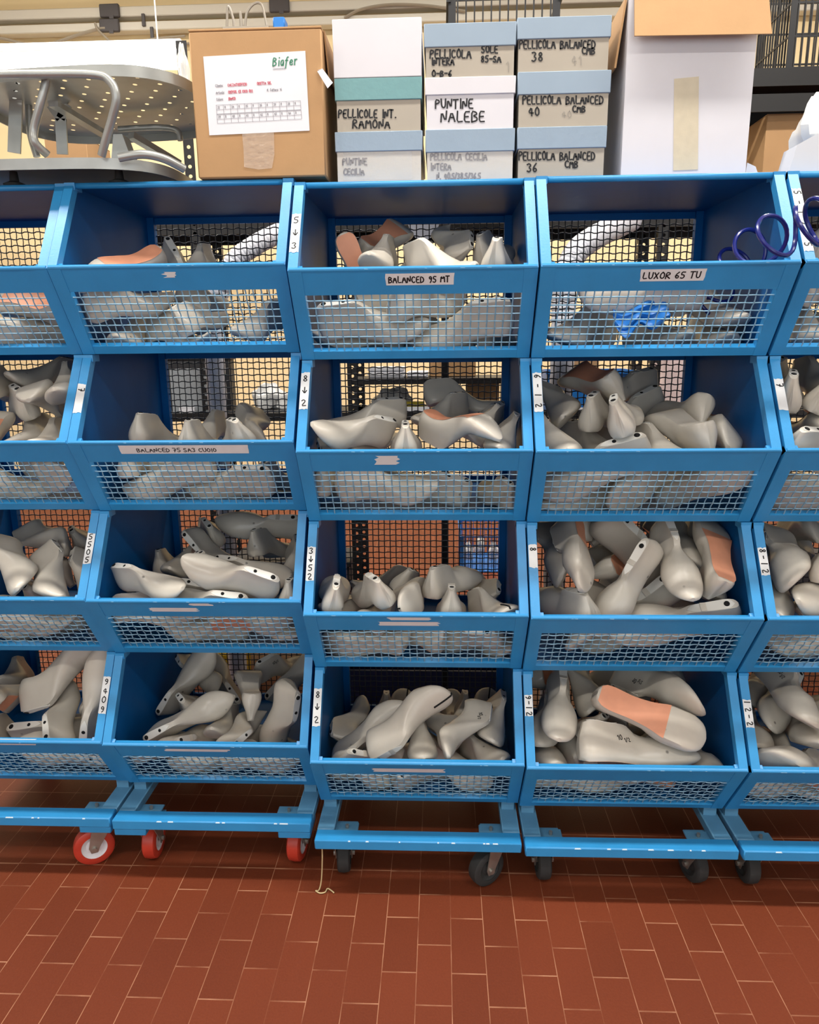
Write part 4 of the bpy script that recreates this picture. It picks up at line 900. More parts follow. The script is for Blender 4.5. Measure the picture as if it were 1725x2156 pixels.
  ('loafer','',(0.177,0.3751,0.0091),(0.949,0.3066,-0.0457,0.0575),0.984,'low behind the mesh, middle one'),
  ('loafer','',(0.4519,0.3198,0.0024),(-0.1046,0.0863,0.052,0.9894),0.984,'low behind the mesh, rightmost')],
 (4, 0): [
  ('mid','',(0.1357,0.3573,-0.0104),(0.6749,-0.0813,-0.0084,-0.7334),0.984,'behind the mesh, lower'),
  ('mid','',(0.0756,0.2106,0.0643),(0.8857,0.2259,-0.0856,0.3964),0.984,'behind the mesh, upper'),
  ('mid','',(0.093,0.238,0.1674),(0.832,0.3115,-0.0526,0.456),0.984,'dark, above the lip at the photo edge'),
  ('flat','',(0.1727,0.4052,-0.008),(0.8471,-0.0552,-0.0258,-0.528),0.984,'low behind the mesh, under the others')],
 (4, 1): [
  ('mid','',(0.2122,0.411,0.2215),(0.6748,-0.0993,-0.1364,-0.7184),0.984,'topmost, smooth, heel left'),
  ('mid','',(0.0366,0.1125,0.1996),(0.8236,0.1271,-0.0938,0.5447),0.984,'heel on, pale block at the left post'),
  ('mid','',(0.0849,0.1361,0.2026),(0.8798,0.2136,0.0426,0.4225),0.984,'in shade right of the pale block'),
  ('square','s2',(0.1758,0.3086,0.2594),(-0.029,-0.6641,0.7286,0.1651),0.984,'with flat salmon sole facing out'),
  ('mid','',(0.0029,0.0859,0.1106),(0.9262,0.2753,0.0467,0.2533),0.984,'pale sliver along the lip'),
  ('mid','',(0.0936,0.3981,0.2286),(0.8705,0.2415,-0.0593,0.4248),0.984,'dark at the back left'),
  ('flat','',(0.0142,0.1985,0.0046),(0.9989,0.0403,-0.0148,0.0208),0.984,'low behind the mesh, left one'),
  ('flat','',(0.2747,0.1006,0.0356),(-0.0067,0.0584,0.4695,0.881),0.984,'low behind the mesh, right one')],
 (4, 2): [
  ('mid','',(0.11,0.4654,0.2085),(0.5317,-0.0913,0.4962,-0.6802),0.984,'with plate and hole, upper left'),
  ('flat','',(0.1781,0.298,0.2609),(-0.4963,-0.2932,0.3465,0.74),0.984,'toe down with pale sole edge'),
  ('mid','',(0.2539,0.5017,0.1489),(0.5793,-0.2511,0.0578,-0.7733),0.984,'dark, behind the pale block'),
  ('mid','s',(0.2873,0.451,0.343),(-0.1426,-0.5696,0.7498,0.3048),0.984,'with sole up, pink patch, at top'),
  ('flat','',(0.1397,0.0663,0.2202),(0.8736,-0.012,0.0389,0.4849),0.984,'pale block heel at the photo edge'),
  ('loafer','',(0.2516,0.2188,0.1491),(-0.3017,0.2295,-0.3814,0.8431),0.984,'with round pale toe pointing left'),
  ('loafer','',(0.1007,0.2977,0.1593),(0.5873,-0.197,0.2837,-0.732),0.984,'smooth, toe down, lower left'),
  ('loafer','',(0.2673,0.3055,0.0669),(-0.3802,0.26,-0.2416,0.8541),0.984,'lowest one along the lip'),
  ('flat','',(0.3406,0.2437,0.0074),(-0.0685,0.0853,-0.2919,0.9502),0.984,'low behind the mesh, right one'),
  ('loafer','',(0.0374,0.2722,0.0194),(0.9934,0.0905,0.0211,0.0671),0.984,'low behind the mesh, left one')],
 (4, 3): [
  ('flat','m',(0.1302,0.3239,0.2521),(0.7145,-0.1885,0.1945,-0.645),0.984,'large with pen marks, toe down right'),
  ('flat','',(0.2246,0.4992,0.1342),(-0.4854,0.1568,-0.0622,0.8578),0.984,'dark, at the left rear'),
  ('loafer','',(0.1252,0.332,0.0754),(0.5945,-0.1473,-0.0908,-0.7853),0.984,'toe down at the left wall'),
  ('loafer','',(0.212,0.293,0.1002),(0.6286,-0.2059,-0.0565,-0.7479),0.984,'under the large one, lower middle'),
  ('flat','s',(0.2621,0.0963,0.0482),(-0.2266,0.1987,0.3978,0.8666),0.984,'long with brown sole edge, along the lip'),
  ('loafer','s',(0.215,0.3746,0.0652),(-0.4585,-0.4486,0.6931,0.329),0.984,'brown soled, lowest at the lip'),
  ('loafer','',(0.2189,0.3954,0.206),(-0.495,0.1627,-0.3457,0.7804),0.984,'with plate and dark slit, upper right'),
  ('loafer','',(0.2779,0.3471,0.1451),(-0.486,0.3634,-0.2427,0.7569),0.984,'with black hole, at the photo edge'),
  ('flat','',(0.034,0.1913,-0.0077),(0.9874,0.0075,-0.0447,0.1519),0.984,'low behind the mesh, left one'),
  ('loafer','',(0.2733,0.2227,0.0364),(0.0599,-0.13,0.7133,-0.6861),0.984,'low behind the mesh, right one')],
}
COLS = ['far left column', 'second column', 'centre column', 'fourth column', 'far right column']
ROWS = ['top bin', 'second bin', 'third bin', 'bottom bin']
PROTO = {}
def last_proto(kind, flags):
    key = kind + flags
    if key not in PROTO:
        b = last_body(kind).mesh('shoe_last', 48); b.materials.append(LASTM)
        parts = []
        def p(name, mb, m, sharp=40, sub=()):
            me = mb.mesh(name, sharp); me.materials.append(m); parts.append((name, me, sub))
        h = last_hole(kind, .085 if kind in ('pump', 'high', 'mid') else .105).mesh('thimble_hole'); h.materials.append(HOLEM)
        sub = [('thimble_hole', h)]
        if kind in ('pump', 'mid'):
            h2 = last_hole(kind, .30, .0042).mesh('pin_hole'); h2.materials.append(HOLEM); sub.append(('pin_hole', h2))
        if kind in ('flat', 'loafer', 'square'):
            m = MB(); G = last_geom(kind); L = G[0]['L']
            a = Vector(last_point(G, .30, 0, interp(G[2], .30)))*L; m.bar(a + Vector((0, -.0095, .0017)), a + Vector((0, .0095, .0017)), .012, .0012)
            h3 = m.mesh('plate_insert'); h3.materials.append(LASTM); sub.append(('plate_insert', h3))
        p('comb_plate', last_comb(kind), COMBM, 30, sub)
        if 's2' in flags: p('sole_pad', last_sole(kind, .02, .62), SALMON)
        elif 's' in flags: p('sole_pad', last_sole(kind, .02, .44), SALMON)
        if 'w' in flags: p('saw_cut', last_slot(kind), HOLEM)
        G = last_geom(kind); L = G[0]['L']
        if 'm' in flags:
            m = MB()
            for sd in (-1, 1):
                def P(u, v, sd=sd):
                    s = u/L; z = v; best = .1
                    sec = last_section(G, s)
                    for (y0, a), (y1, b_) in zip(sec, sec[1:]):
                        if a*L <= z <= b_*L: best = y0 + (y1-y0)*((z-a*L)/max((b_-a)*L, 1e-6))
                    return Vector((heel_x(G, s, z/L)*L, sd*(best*L+.0011)+swing(s)*L, z))
                z0 = (G[0]['H']+.16)*L
                strokes(m, '10', P, .30*L, z0, .0105, .0016, sp=.8)
                strokes(m, '1/2', P, .355*L, z0-.004, .008, .0013, sp=.8)
            p('pen_mark', m, INK)
        PROTO[key] = (b, parts)
    return PROTO[key]
for (t, k), items in LASTS.items():
    M = bin_frame(t, k)
    for kind, flags, pos, q, size, desc in items:
        from mathutils import Quaternion
        me, parts = last_proto(kind, flags)
        o = link('shoe_last', me)
        o.matrix_world = M @ (Matrix.Translation(pos) @ Quaternion(q).to_matrix().to_4x4() @ Matrix.Scale(size, 4))
        tag(o, 'grey shoe last %s, %s, %s' % (desc, ROWS[k], COLS[t]), 'shoe last', 'shoe lasts in the %s of the %s' % (ROWS[k], COLS[t]))
        for name, pm, sub in parts:
            c = link(name, pm, o)
            for n2, m2 in sub: link(n2, m2, c)
# ------------------------------------------------------------------ boxes on top of the bins
TOPZ = BZ + 4*PITCH + .0006
class Loc:
    """builds parts in world coordinates under an Empty placed at the thing's base"""
    def __init__(s, name, loc, label, cat, group=None): s.o = empty(name, loc, 0, label, cat, group); s.l = Vector(loc)
    def part(s, name, mb, m, parent=None, sharp=40):
        mb.v = [tuple(Vector(p) - s.l) for p in mb.v]
        return mb.build(name, m, parent or s.o, sharp)
def px_plane(Y): return lambda u, v: at(u, -v, Y)
def write_px(mb, lines, Y, wd=3.3):
    for (tx, x, y, h, sp) in lines: strokes(mb, tx, px_plane(Y), x, -y-1, h*.96, wd, sp=sp*1.03, jit=.025)

def shoe_box(x0, x1, ylid, ymid, ybot, label, bodym, lidm, Y=.165, dep=.29, text=(), pencil=(), ink=None, zbase=None, tapem=None):
    c = .5*(x0+x1)
    zt, zm = at(c, ylid, Y).z, at(c, ymid, Y).z
    zb = at(c, ybot, Y).z if zbase is None else zbase
    a, b = at(x0, ymid, Y).x, at(x1, ymid, Y).x
    t = Loc('shoe_box', ((a+b)/2, Y+dep/2, zb), label, 'shoe box', 'shoe boxes stacked on the bins')
    if bodym: t.part('box_body', MB().box((a+.0035, Y+.003, zb), (b-.0035, Y+dep-.003, zt-.004)), bodym)
    if lidm: t.part('lid', MB().box((a, Y, zm), (b, Y+dep, zt), bev=.0012), lidm)
    if text:
        m = MB(); write_px(m, text, Y+.0022); t.part('handwriting', m, ink or INK)
    if pencil:
        m = MB(); write_px(m, pencil, Y+.0022, 1.6); t.part('pencil_note', m, PENCIL)
    if tapem:
        for (q0, q1, r0, r1) in tapem:
            A, B = at(q0, r0, Y-.0006), at(q1, r1, Y-.0006)
            yy = Y-.0008 if r0 < ymid else Y+.002
            t.part('packing_tape', MB().box((A.x, yy, B.z), (B.x, yy+.0004, A.z)), GLOSST)
    return zt, zb
GLOSST = mat('glossy_clear_tape', (238, 238, 236), .08, 0, .6, bump=.6, bscale=50, alpha=.14)
PB = 'PELLICOLA BALANCED'
# left stack
z, _ = shoe_box(706, 890, 276, 318, 384, 'shoe box with pale blue lid marked PUNTINE CECILIA, bottom of the left stack', GLOSSCARD, GLOSSLID, text=[('PUNTINE', 722, 346, 14, .62), ('CECILIA', 724, 367, 13, .62)], ink=INK_F, zbase=TOPZ, tapem=[(722, 868, 321, 376)])
z, _ = shoe_box(705, 889, 163, 210, 277, 'shoe box with glossy teal lid marked PELLICOLE INT. RAMONA, in the left stack', GREYCARD, LID_T, text=[('PELLICOLE INT.', 713, 247, 18, .60), ('RAMONA', 743, 269, 19, .72)], zbase=z+.0005)
t = Loc('shoe_box', (at(794, 163, .165).x, .30, z+.0005), 'plain white box without writing, top of the left stack', 'shoe box', 'shoe boxes stacked on the bins')
a, b = at(701, 100, .165), at(888, 100, .165)
t.part('box_body', MB().box((a.x, .165, z+.0005), (b.x, .44, at(790, 38, .165).z), bev=.0012), WHITECARD)
# middle stack
z, _ = shoe_box(896, 1084, 271, 319, 384, 'shoe box with pale blue lid and faded writing, bottom of the middle stack', GLOSSCARD, GLOSSLID, text=[('PELLICOLA CECILIA', 907, 336, 15, .56), ('INTERA', 908, 357, 14, .6), ('N. 40,5/38,5/36,5', 920, 376, 13, .52)], ink=INK_F, zbase=TOPZ, tapem=[(905, 1075, 321, 378)])
z, _ = shoe_box(895, 1086, 161, 198, 271, 'white shoe box marked PUNTINE NALEBE, in the middle stack', WHITECARD, WHITECARD, text=[('PUNTINE', 917, 227, 20, .68), ('NALEBE', 929, 255, 23, .74)], zbase=z+.0005)
shoe_box(893, 1087, 47, 97, 161, 'shoe box with pale blue lid marked SOLE 85-SA, top of the middle stack', GREYCARD, LID_B, text=[('PELLICOLA', 906, 121, 18, .62), ('SOLE', 1014, 110, 16, .62), ('INTERA', 910, 136, 15, .62), ('85-SA', 1013, 130, 14, .66), ('O-B-6', 910, 160, 13, .72)], pencil=[('1', 1066, 150, 26, .6)], zbase=z+.0005)
# right stack
z, _ = shoe_box(1089, 1277, 266, 312, 374, 'shoe box with pale blue lid marked 36, bottom of the right stack', GREYCARD, GLOSSLID, text=[(PB, 1093, 336, 18, .545), ('CMB', 1190, 352, 15, .66), ('36', 1110, 361, 18, .7)], zbase=TOPZ)
z, _ = shoe_box(1090, 1286, 149, 197, 266, 'shoe box with pale blue lid marked 40, middle of the right stack', GREYCARD, LID_B, text=[(PB, 1101, 218, 18, .58), ('CMB', 1206, 235, 14, .7), ('40', 1113, 243, 19, .7)], pencil=[('40', 1183, 247, 15, .8)], zbase=z+.0005)
shoe_box(1089, 1287, 34, 80, 149, 'shoe box with pale blue lid marked 38, top of the right stack', GREYCARD, LID_B, text=[(PB, 1094, 101, 18, .545), ('CMB', 1226, 113, 15, .66), ('38', 1120, 128, 20, .7)], pencil=[('41', 1204, 135, 23, .62)], zbase=z+.0005)

# brown carton with a delivery sheet
Y = .15; A, B = at(407, 220, Y), at(682, 220, Y); zt = at(530, 58, Y).z; zb = TOPZ + .0163
t = Loc('cardboard_box', ((A.x+B.x)/2, Y+.15, zb), 'brown cardboard box with white printed sheet taped on its front', 'cardboard box')
m = MB().box((A.x, Y, zb), (B.x, Y+.30, zt-.004), bev=.003); t.part('box_body', m, CARD)
xm = (A.x+B.x)/2
for y0, y1 in ((Y, Y+.149), (Y+.151, Y+.30)): t.part('lid_flap', MB().box((A.x, y0, zt-.004), (B.x, y1, zt), bev=.001), CARD)
q = MB(); X1 = B.x
q.add([(X1+.001, Y+.02, zt-.002), (X1+.001, Y+.28, zt-.002), (X1+.006, Y+.27, zt-.075), (X1+.006, Y+.04, zt-.085),
       (X1+.004, Y+.02, zt-.002), (X1+.004, Y+.28, zt-.002), (X1+.009, Y+.27, zt-.075), (X1+.009, Y+.04, zt-.085)], [(3, 2, 1, 0), (4, 5, 6, 7), (0, 1, 5, 4), (1, 2, 6, 5), (2, 3, 7, 6), (3, 0, 4, 7)])
t.part('side_flap', q, CARD)
def quad_px(mb, pts, Y, th=.0004):
    v = [at(x, y, Y) for x, y in pts]; w2 = [p + Vector((0, th, 0)) for p in v]; n = len(v)
    mb.add(v + w2, [tuple(range(n))[::-1], tuple(range(n, 2*n))] + [(i, (i+1) % n, n+(i+1) % n, n+i) for i in range(n)]); return mb
sheet = t.part('delivery_sheet', quad_px(MB(), [(428, 119), (643, 107), (652, 275), (441, 285)], Y-.0011), PAPER)
pl = px_plane(Y-.0016)
def sk(u, v):    # sheet coordinates 0..215 x 0..168, y down, slightly turned
    return pl(429 + u*.998 + v*.075, -(119 - u*.054 + v*.99))
m = MB(); strokes(m, 'Biafer', lambda u, v: sk(u, -v), 144, -28, 19, 2.6, sp=.56, jit=0, slant=.18); t.part('printed_logo', m, PRINT_G, sheet)
m = MB(); strokes(m, 'SHOEFACTORY', lambda u, v: sk(u, -v), 143, -36, 4, .8, sp=.5, jit=0)
m.v = []; m.f = []; m.sm = []
for k in range(14): strokes(m, 'l', lambda u, v: sk(u, -v), 144+k*1.9, -36, 3.2, 1.0, sp=.5, jit=0)
for (tx, x, y) in (('Cliente:', 20, 66), ('Articolo:', 20, 81), ('N. Fattura: 16', 128, 81), ('Colore:', 20, 95)): strokes(m, tx, lambda u, v: sk(u, -v), x, -y, 5.5, 1.1, sp=.5, jit=0)
for r in range(2):
    y0 = 104 + r*20
    for yy in (y0, y0+10, y0+19): m.add([sk(18, yy), sk(196, yy), sk(196, yy+.9), sk(18, yy+.9)], [(3, 2, 1, 0)])
    for c in range(13): m.add([sk(18+c*14.8, y0), sk(18.9+c*14.8, y0), sk(18.9+c*14.8, y0+19), sk(18+c*14.8, y0+19)], [(3, 2, 1, 0)])
    for c in range(12):
        tx = str((33 if r == 0 else 39) + c//2) if c % 2 == 0 else '8'
        strokes(m, tx, lambda u, v: sk(u, -v), 21+c*14.8, -(y0+8), 5, 1.2, sp=.55, jit=0)
t.part('printed_table', m, PRINT_K, sheet)
m = MB(); strokes(m, 'CALZATURIFICIO', lambda u, v: sk(u, -v), 46, -66, 5.5, 1.5, sp=.62, jit=0); strokes(m, 'ORIETTA SRL', lambda u, v: sk(u, -v), 108, -66, 5.5, 1.5, sp=.55, jit=0)
strokes(m, 'CREPSOL EX COCO 022', lambda u, v: sk(u, -v), 46, -81, 5.5, 1.5, sp=.52, jit=0); strokes(m, 'BIANCO', lambda u, v: sk(u, -v), 46, -95, 5.5, 1.5, sp=.5, jit=0); t.part('printed_red_lines', m, PRINT_R, sheet)
t.part('packing_tape', quad_px(MB(), [(510, 282), (540, 280), (577, 279), (578, 325), (573, 354), (545, 357), (514, 352), (513, 318)], Y-.0014), CLEAR)
q = quad_px(MB(), [(668, 150), (679, 144), (701, 174), (690, 186)], Y-.012, .0006); q.bar(at(674, 147, Y-.012), at(674, 147, Y-.0005), .008, .0006)
t.part('loose_tape_end', q, PAPER)

# tall white carton, open, flaps folded out
Y = .17; A, B = at(1316, 200, Y), at(1584, 200, Y); zt = at(1450, -16, Y).z; D = .27
t = Loc('cardboard_box', ((A.x+B.x)/2, Y+D/2, TOPZ), 'tall white cardboard box with brown flaps folded out and beige tape', 'cardboard box')
m = MB(); th = .004
m.box((A.x, Y, TOPZ), (B.x, Y+th, zt)); m.box((A.x, Y+D-th, TOPZ), (B.x, Y+D, zt)); m.box((A.x, Y+th, TOPZ), (A.x+th, Y+D-th, zt)); m.box((B.x-th, Y+th, TOPZ), (B.x, Y+D-th, zt)); m.box((A.x+th, Y+th, TOPZ), (B.x-th, Y+D-th, TOPZ+th))
t.part('box_body', m, WHITECARD)
def flap(p0, p1, dwn, th=.004):
    n = (Vector(p1)-Vector(p0)).cross(Vector(dwn)).normalized()*th
    v = [Vector(p0), Vector(p1), Vector(p1)+Vector(dwn), Vector(p0)+Vector(dwn)]; v += [p+n for p in v]
    return MB().add(v, [(0, 1, 2, 3), (7, 6, 5, 4), (0, 4, 5, 1), (1, 5, 6, 2), (2, 6, 7, 3), (3, 7, 4, 0)])
def mk(mb, name, m): return t.part(name, mb, m)
fl = MB(); v0 = at(1330, -16, Y-.002); H = at(1330, -16, Y).z - at(1330, 77, Y-.03).z
for a_, b_ in ((A.x+.008, B.x+.012),):
    fl.add([(a_, Y-.002, zt), (b_, Y-.002, zt), (b_+.004, Y-.030, zt-H), (a_-.002, Y-.030, zt-H+.003), (a_, Y-.006, zt), (b_, Y-.006, zt), (b_+.004, Y-.034, zt-H), (a_-.002, Y-.034, zt-H+.003)], [(0, 1, 2, 3), (7, 6, 5, 4), (0, 4, 5, 1), (1, 5, 6, 2), (2, 6, 7, 3), (3, 7, 4, 0)])
mk(fl, 'front_flap', CARD)
fl = MB(); fl.add([(A.x-.002, Y+.01, zt), (A.x-.002, Y+D-.01, zt), (A.x-.020, Y+D-.02, zt-.125), (A.x-.018, Y+.012, zt-.13), (A.x-.006, Y+.01, zt), (A.x-.006, Y+D-.01, zt), (A.x-.024, Y+D-.02, zt-.125), (A.x-.022, Y+.012, zt-.13)], [(0, 1, 2, 3), (7, 6, 5, 4), (0, 4, 5, 1), (1, 5, 6, 2), (2, 6, 7, 3), (3, 7, 4, 0)])
mk(fl, 'side_flap', CARD)
fl = MB().box((A.x+.006, Y+D+.002, zt-.12), (B.x-.006, Y+D+.006, zt)); mk(fl, 'rear_flap', CARD)
mk(quad_px(MB(), [(1420, 166), (1472, 161), (1470, 357), (1418, 359)], Y-.0008), 'packing_tape', BROWNTAPE)

# ------------------------------------------------------------------ perforated cart frame at the upper left
def tray(mb, cx, cy, z, a, b, nx, ny, rim, hole=.22, c=.16, tz=.0):
    def Q(u, v): return Vector((cx + a*u*math.sqrt(1-c*v*v*v*v), cy + b*v*math.sqrt(1-c*u*u*u*u), z + tz*u))
    for i in range(nx):
        for j in range(ny):
            u0, u1, v0, v1 = -1+2*i/nx, -1+2*(i+1)/nx, -1+2*j/ny, -1+2*(j+1)/ny; uc, vc = (u0+u1)/2, (v0+v1)/2; hu, hv = (u1-u0)/2, (v1-v0)/2
            per = [(-1, -1), (0, -1), (1, -1), (1, 0), (1, 1), (0, 1), (-1, 1), (-1, 0)]
            if i in (0, nx-1) or j in (0, ny-1) or (i+j) % 2:
                mb.add([Q(uc+hu*p, vc+hv*q) for p, q in per], [tuple(range(8))])
            else:
                o = [Q(uc+hu*p, vc+hv*q) for p, q in per]; k = [Q(uc+hu*hole*1.6*p/math.hypot(p, q), vc+hv*hole*1.2*q/math.hypot(p, q)) for p, q in per]
                mb.add(o+k, [(e, (e+1) % 8, 8+(e+1) % 8, 8+e) for e in range(8)])
    n = 20; bd = [(-1+2*i/n, -1) for i in range(n)] + [(1, -1+2*i/n) for i in range(n)] + [(1-2*i/n, 1) for i in range(n)] + [(-1, 1-2*i/n) for i in range(n)]
    o = [Q(*p) for p in bd]; m = len(o); e = .003
    outw = [Vector(((p.x-cx)*(1+e/a), (cy+(p.y-cy)*(1+e/b))-0, p.z)) for p in o]; outw = [Vector((cx+p.x, p.y, p.z)) for p in outw]
    lo = [p + Vector((0, 0, -rim)) for p in o]; loo = [p + Vector((0, 0, -rim)) for p in outw]; hi = [p + Vector((0, 0, .004)) for p in o]; hio = [p + Vector((0, 0, .004)) for p in outw]
    mb.add(lo+loo+hio+hi, [(r*m+i, ((r+1) % 4)*m+i, ((r+1) % 4)*m+(i+1) % m, r*m+(i+1) % m) for r in range(4) for i in range(m)], True)
    return mb
def smooth_path(pts, n=8):
    pts = [Vector(p) for p in pts]; out = []
    for i in range(len(pts)-1):
        p0, p1, p2, p3 = pts[max(0, i-1)], pts[i], pts[i+1], pts[min(len(pts)-1, i+2)]
        for k in range(n):
            t_ = k/n; out.append(.5*((2*p1)+(p2-p0)*t_+(2*p0-5*p1+4*p2-p3)*t_*t_+(3*p1-p0-3*p2+p3)*t_**3))
    return out + [pts[-1]]
zl = TOPZ + .0163
t = Loc('cart_frame', (-.80, .3, zl), 'grey metal cart frame with perforated trays lying on the bins at upper left', 'cart frame')
xl = at(20, 340, .10).x; xr = at(330, 340, .12).x
tl = MB(); tray(tl, (xl+xr)/2-.12, .33, at(150, 334, .10).z, (xr-xl)/2+.12, .22, 15, 9, .018, hole=.0, c=.3); t.part('lower_tray', tl, ALU)
zu = at(250, 146, .10).z
tu = MB(); xu0, xu1 = at(-150, 150, .10).x, at(382, 150, .14).x
tray(tu, (xu0+xu1)/2, .33, zu, (xu1-xu0)/2, .24, 19, 11, .018, c=.34, tz=.006); t.part('upper_tray', tu, ALU)
t.part('bent_tube', MB().tube(smooth_path([at(-60, 158, .07), at(60, 156, .07), at(195, 157, .07), at(232, 172, .07), at(245, 205, .07), at(236, 250, .08), at(224, 290, .09), at(214, 328, .10)]), .0085, 12), ALU)
t.part('bent_tube', MB().tube(smooth_path([at(98, 168, .10), at(88, 210, .10), at(72, 270, .11), at(74, 300, .11), at(100, 326, .13)]), .0085, 12), ALU)
t.part('bent_tube', MB().tube(smooth_path([at(250, 332, .10), at(300, 325, .11), at(345, 334, .13), at(388, 356, .16)]), .009, 12), ALU)
t.part('bent_tube', MB().tube(smooth_path([at(60, 215, .3), at(64, 280, .3), at(78, 330, .3)]), .008, 10), ALU)
t.part('bent_tube', MB().tube(smooth_path([at(250, 272, .42), at(330, 268, .42), at(372, 274, .42), at(380, 296, .42)]), .007, 10), ALU)
for (x0, y0, x1, y1, yy, wd) in ((35, 190, 30, 322, .26, .030), (128, 250, 132, 325, .30, .026), (-20, 195, -24, 325, .26, .03)):
    a_, b_ = at(x0, y0, yy), at(x1, y1, yy); sm_ = MB().bar(a_, b_, wd, .004, (0, 1, 0)); sm_.bar(a_, a_ + Vector((-.02, 0, .03)), wd*.8, .004, (0, 1, 0)); sm_.bar(a_, a_ + Vector((.02, 0, .03)), wd*.8, .004, (0, 1, 0)); t.part('strut', sm_, ALU)
t.part('cross_bar', MB().bar(at(112, 218, .2), at(222, 284, .44), .022, .012), ALU)
t.part('cross_bar', MB().bar(at(276, 285, .30), at(376, 345, .42), .020, .014), ALU)
a_ = at(256, 310, .24); t.part('hinge_block', MB().prism([(a_.x-.018, a_.z-.03), (a_.x+.028, a_.z-.03), (a_.x+.012, a_.z+.022), (a_.x-.008, a_.z+.022)], 'y', .22, .26), ALU)
for px_ in (28, 250):
    p = at(px_, 362, .2); t.part('rubber_foot', MB().lathe([(.002, zl-.0), (.022, zl), (.024, zl+.006), (.010, zl+.012), (.008, at(150, 334, .10).z-.001), (.002, at(150, 334, .10).z-.001)], (p.x, .2, 0), (0, 0, 1), 16), RUBBER)

# ------------------------------------------------------------------ navy coiled air hose and the blue rag in the upper right bins
ctr = [at(1475, 650, .24), at(1500, 632, .23), at(1528, 596, .20), at(1550, 556, .15), at(1585, 522, .08), at(1628, 498, -.035), at(1690, 480, -.075), at(1730, 462, -.085), at(1790, 450, -.085)]
cp = smooth_path(ctr, 30); tot = 8.2; pts = []
for i, p in enumerate(cp):
    k = i/(len(cp)-1); ax = (cp[min(i+1, len(cp)-1)]-cp[max(i-1, 0)]).normalized(); e1 = (Vector((0, 0, 1)) - ax*ax.z).normalized(); e2 = ax.cross(e1); r_ = .040 if k > .3 else .026; r_ = .026 + (.014)*min(1, max(0, (k-.15)/.2)); an = 2*PI*tot*k
    pts.append(p + e1*math.cos(an)*r_ + e2*math.sin(an)*r_)
tag(MB().tube(pts, .0042, 8).build('air_hose', HOSE), 'navy blue coiled air hose looping over the upper right blue bin', 'hose')
m = MB(); nx, ny = 22, 12; V0 = []
for j in range(ny+1):
    for i in range(nx+1):
        u, v = i/nx, j/ny; wob = .5+.5*math.sin(7*u+2*v)
        p = at(1290 + 112*u + 8*v, 642 + 50*v + 10*math.sin(6*u) - 4*u + (14*v*math.sin(11*u)), .108 + .03*(1-v))
        p.y += .008*math.sin(9*u+3*v) + .005*math.sin(17*v+4*u); V0.append(p)
m.add(V0, [(j*(nx+1)+i, j*(nx+1)+i+1, (j+1)*(nx+1)+i+1, (j+1)*(nx+1)+i) for j in range(ny) for i in range(nx)], True)
o = m.build('plastic_rag', BLUEPL); tag(o, 'crumpled bright blue plastic rag lying on grey lasts behind wire mesh', 'rag')
sol = o.modifiers.new('thick', 'SOLIDIFY'); sol.thickness = .0016

# ------------------------------------------------------------------ behind the bins: slotted shelving and what stands on it
def slotted_post(x, y, h, label_i=None):
    m = MB(); wd = .038; p = .032; n = int(h/p)
    for i in range(n):
        z0, z1 = i*p, (i+1)*p; zc = (z0+z1)/2
        for face in (0, 1):
            per = [(-1, -1), (0, -1), (1, -1), (1, 0), (1, 1), (0, 1), (-1, 1), (-1, 0)]
            def Q(a, b, s=1.0):
                if face == 0: return (x + wd/2 + a*wd/2*s, y, zc + b*p/2*(s if s == 1 else s*1.1))
                return (x, y + wd/2 + a*wd/2*s, zc + b*p/2*(s if s == 1 else s*1.1))
            o_ = [Q(a, b) for a, b in per]; k_ = [Q(a/math.hypot(a, b), b/math.hypot(a, b), .36) for a, b in per]
            m.add(o_+k_, [(e, (e+1) % 8, 8+(e+1) % 8, 8+e) for e in range(8)])
    return m
SX = [at(116, 305, 1.25).x, at(378, 200, 1.25).x, at(732, 811, 1.25).x, at(1385, 520, 1.25).x, at(1700, 800, 1.25).x + .55]
SH = Loc('shelving_unit', (.2, 1.5, 0), 'black slotted steel shelving standing behind the blue bins', 'shelving')
for x in SX:
    hh = {0: 1.9, 1: at(378, 84, 1.25).z, 2: 1.9, 3: 2.35, 4: 2.35}[SX.index(x)]
    for y in (1.25, 1.515): SH.part('post', slotted_post(x, y, hh), BLACKST)
zlev = [(.14, .16), (at(880, 868, 1.25).z-.03, at(880, 868, 1.25).z), (at(880, 486, 1.25).z, at(880, 456, 1.25).z)]
for i in range(len(SX)-1):
    for k, (z0, z1) in enumerate(zlev):
        if k == 0 and i in (2,): continue
        x0, x1 = SX[i]+.004, SX[i+1]+.034
        m = MB(); m.box((x0, 1.252, z0), (x1, 1.256, z1)); m.box((x0, 1.25+.30, z0), (x1, 1.256+.30, z1)); m.box((x0, 1.256, z1-.006), (x1, 1.549, z1-.001)); SH.part('shelf', m, BLACKST)
m = MB(); zz0, zz1 = at(1650, 234, 1.25).z, at(1650, 142, 1.25).z
m.box((SX[3]+.004, 1.252, zz0), (SX[4]+.034, 1.256, zz0+.055)); m.box((SX[3]+.004, 1.256, zz1-.006), (SX[4]+.034, 1.549, zz1-.001)); m.box((SX[3]+.004, 1.252, zz1-.055), (SX[4]+.034, 1.256, zz1)); m.box((SX[3]+.004, 1.25+.3, zz0), (SX[4]+.034, 1.256+.3, zz1-.006)); SH.part('shelf', m, BLACKST)
BLKBOX = mat('dull_black_plastic', (34, 34, 38), .6)
ZS = zlev[1][1]
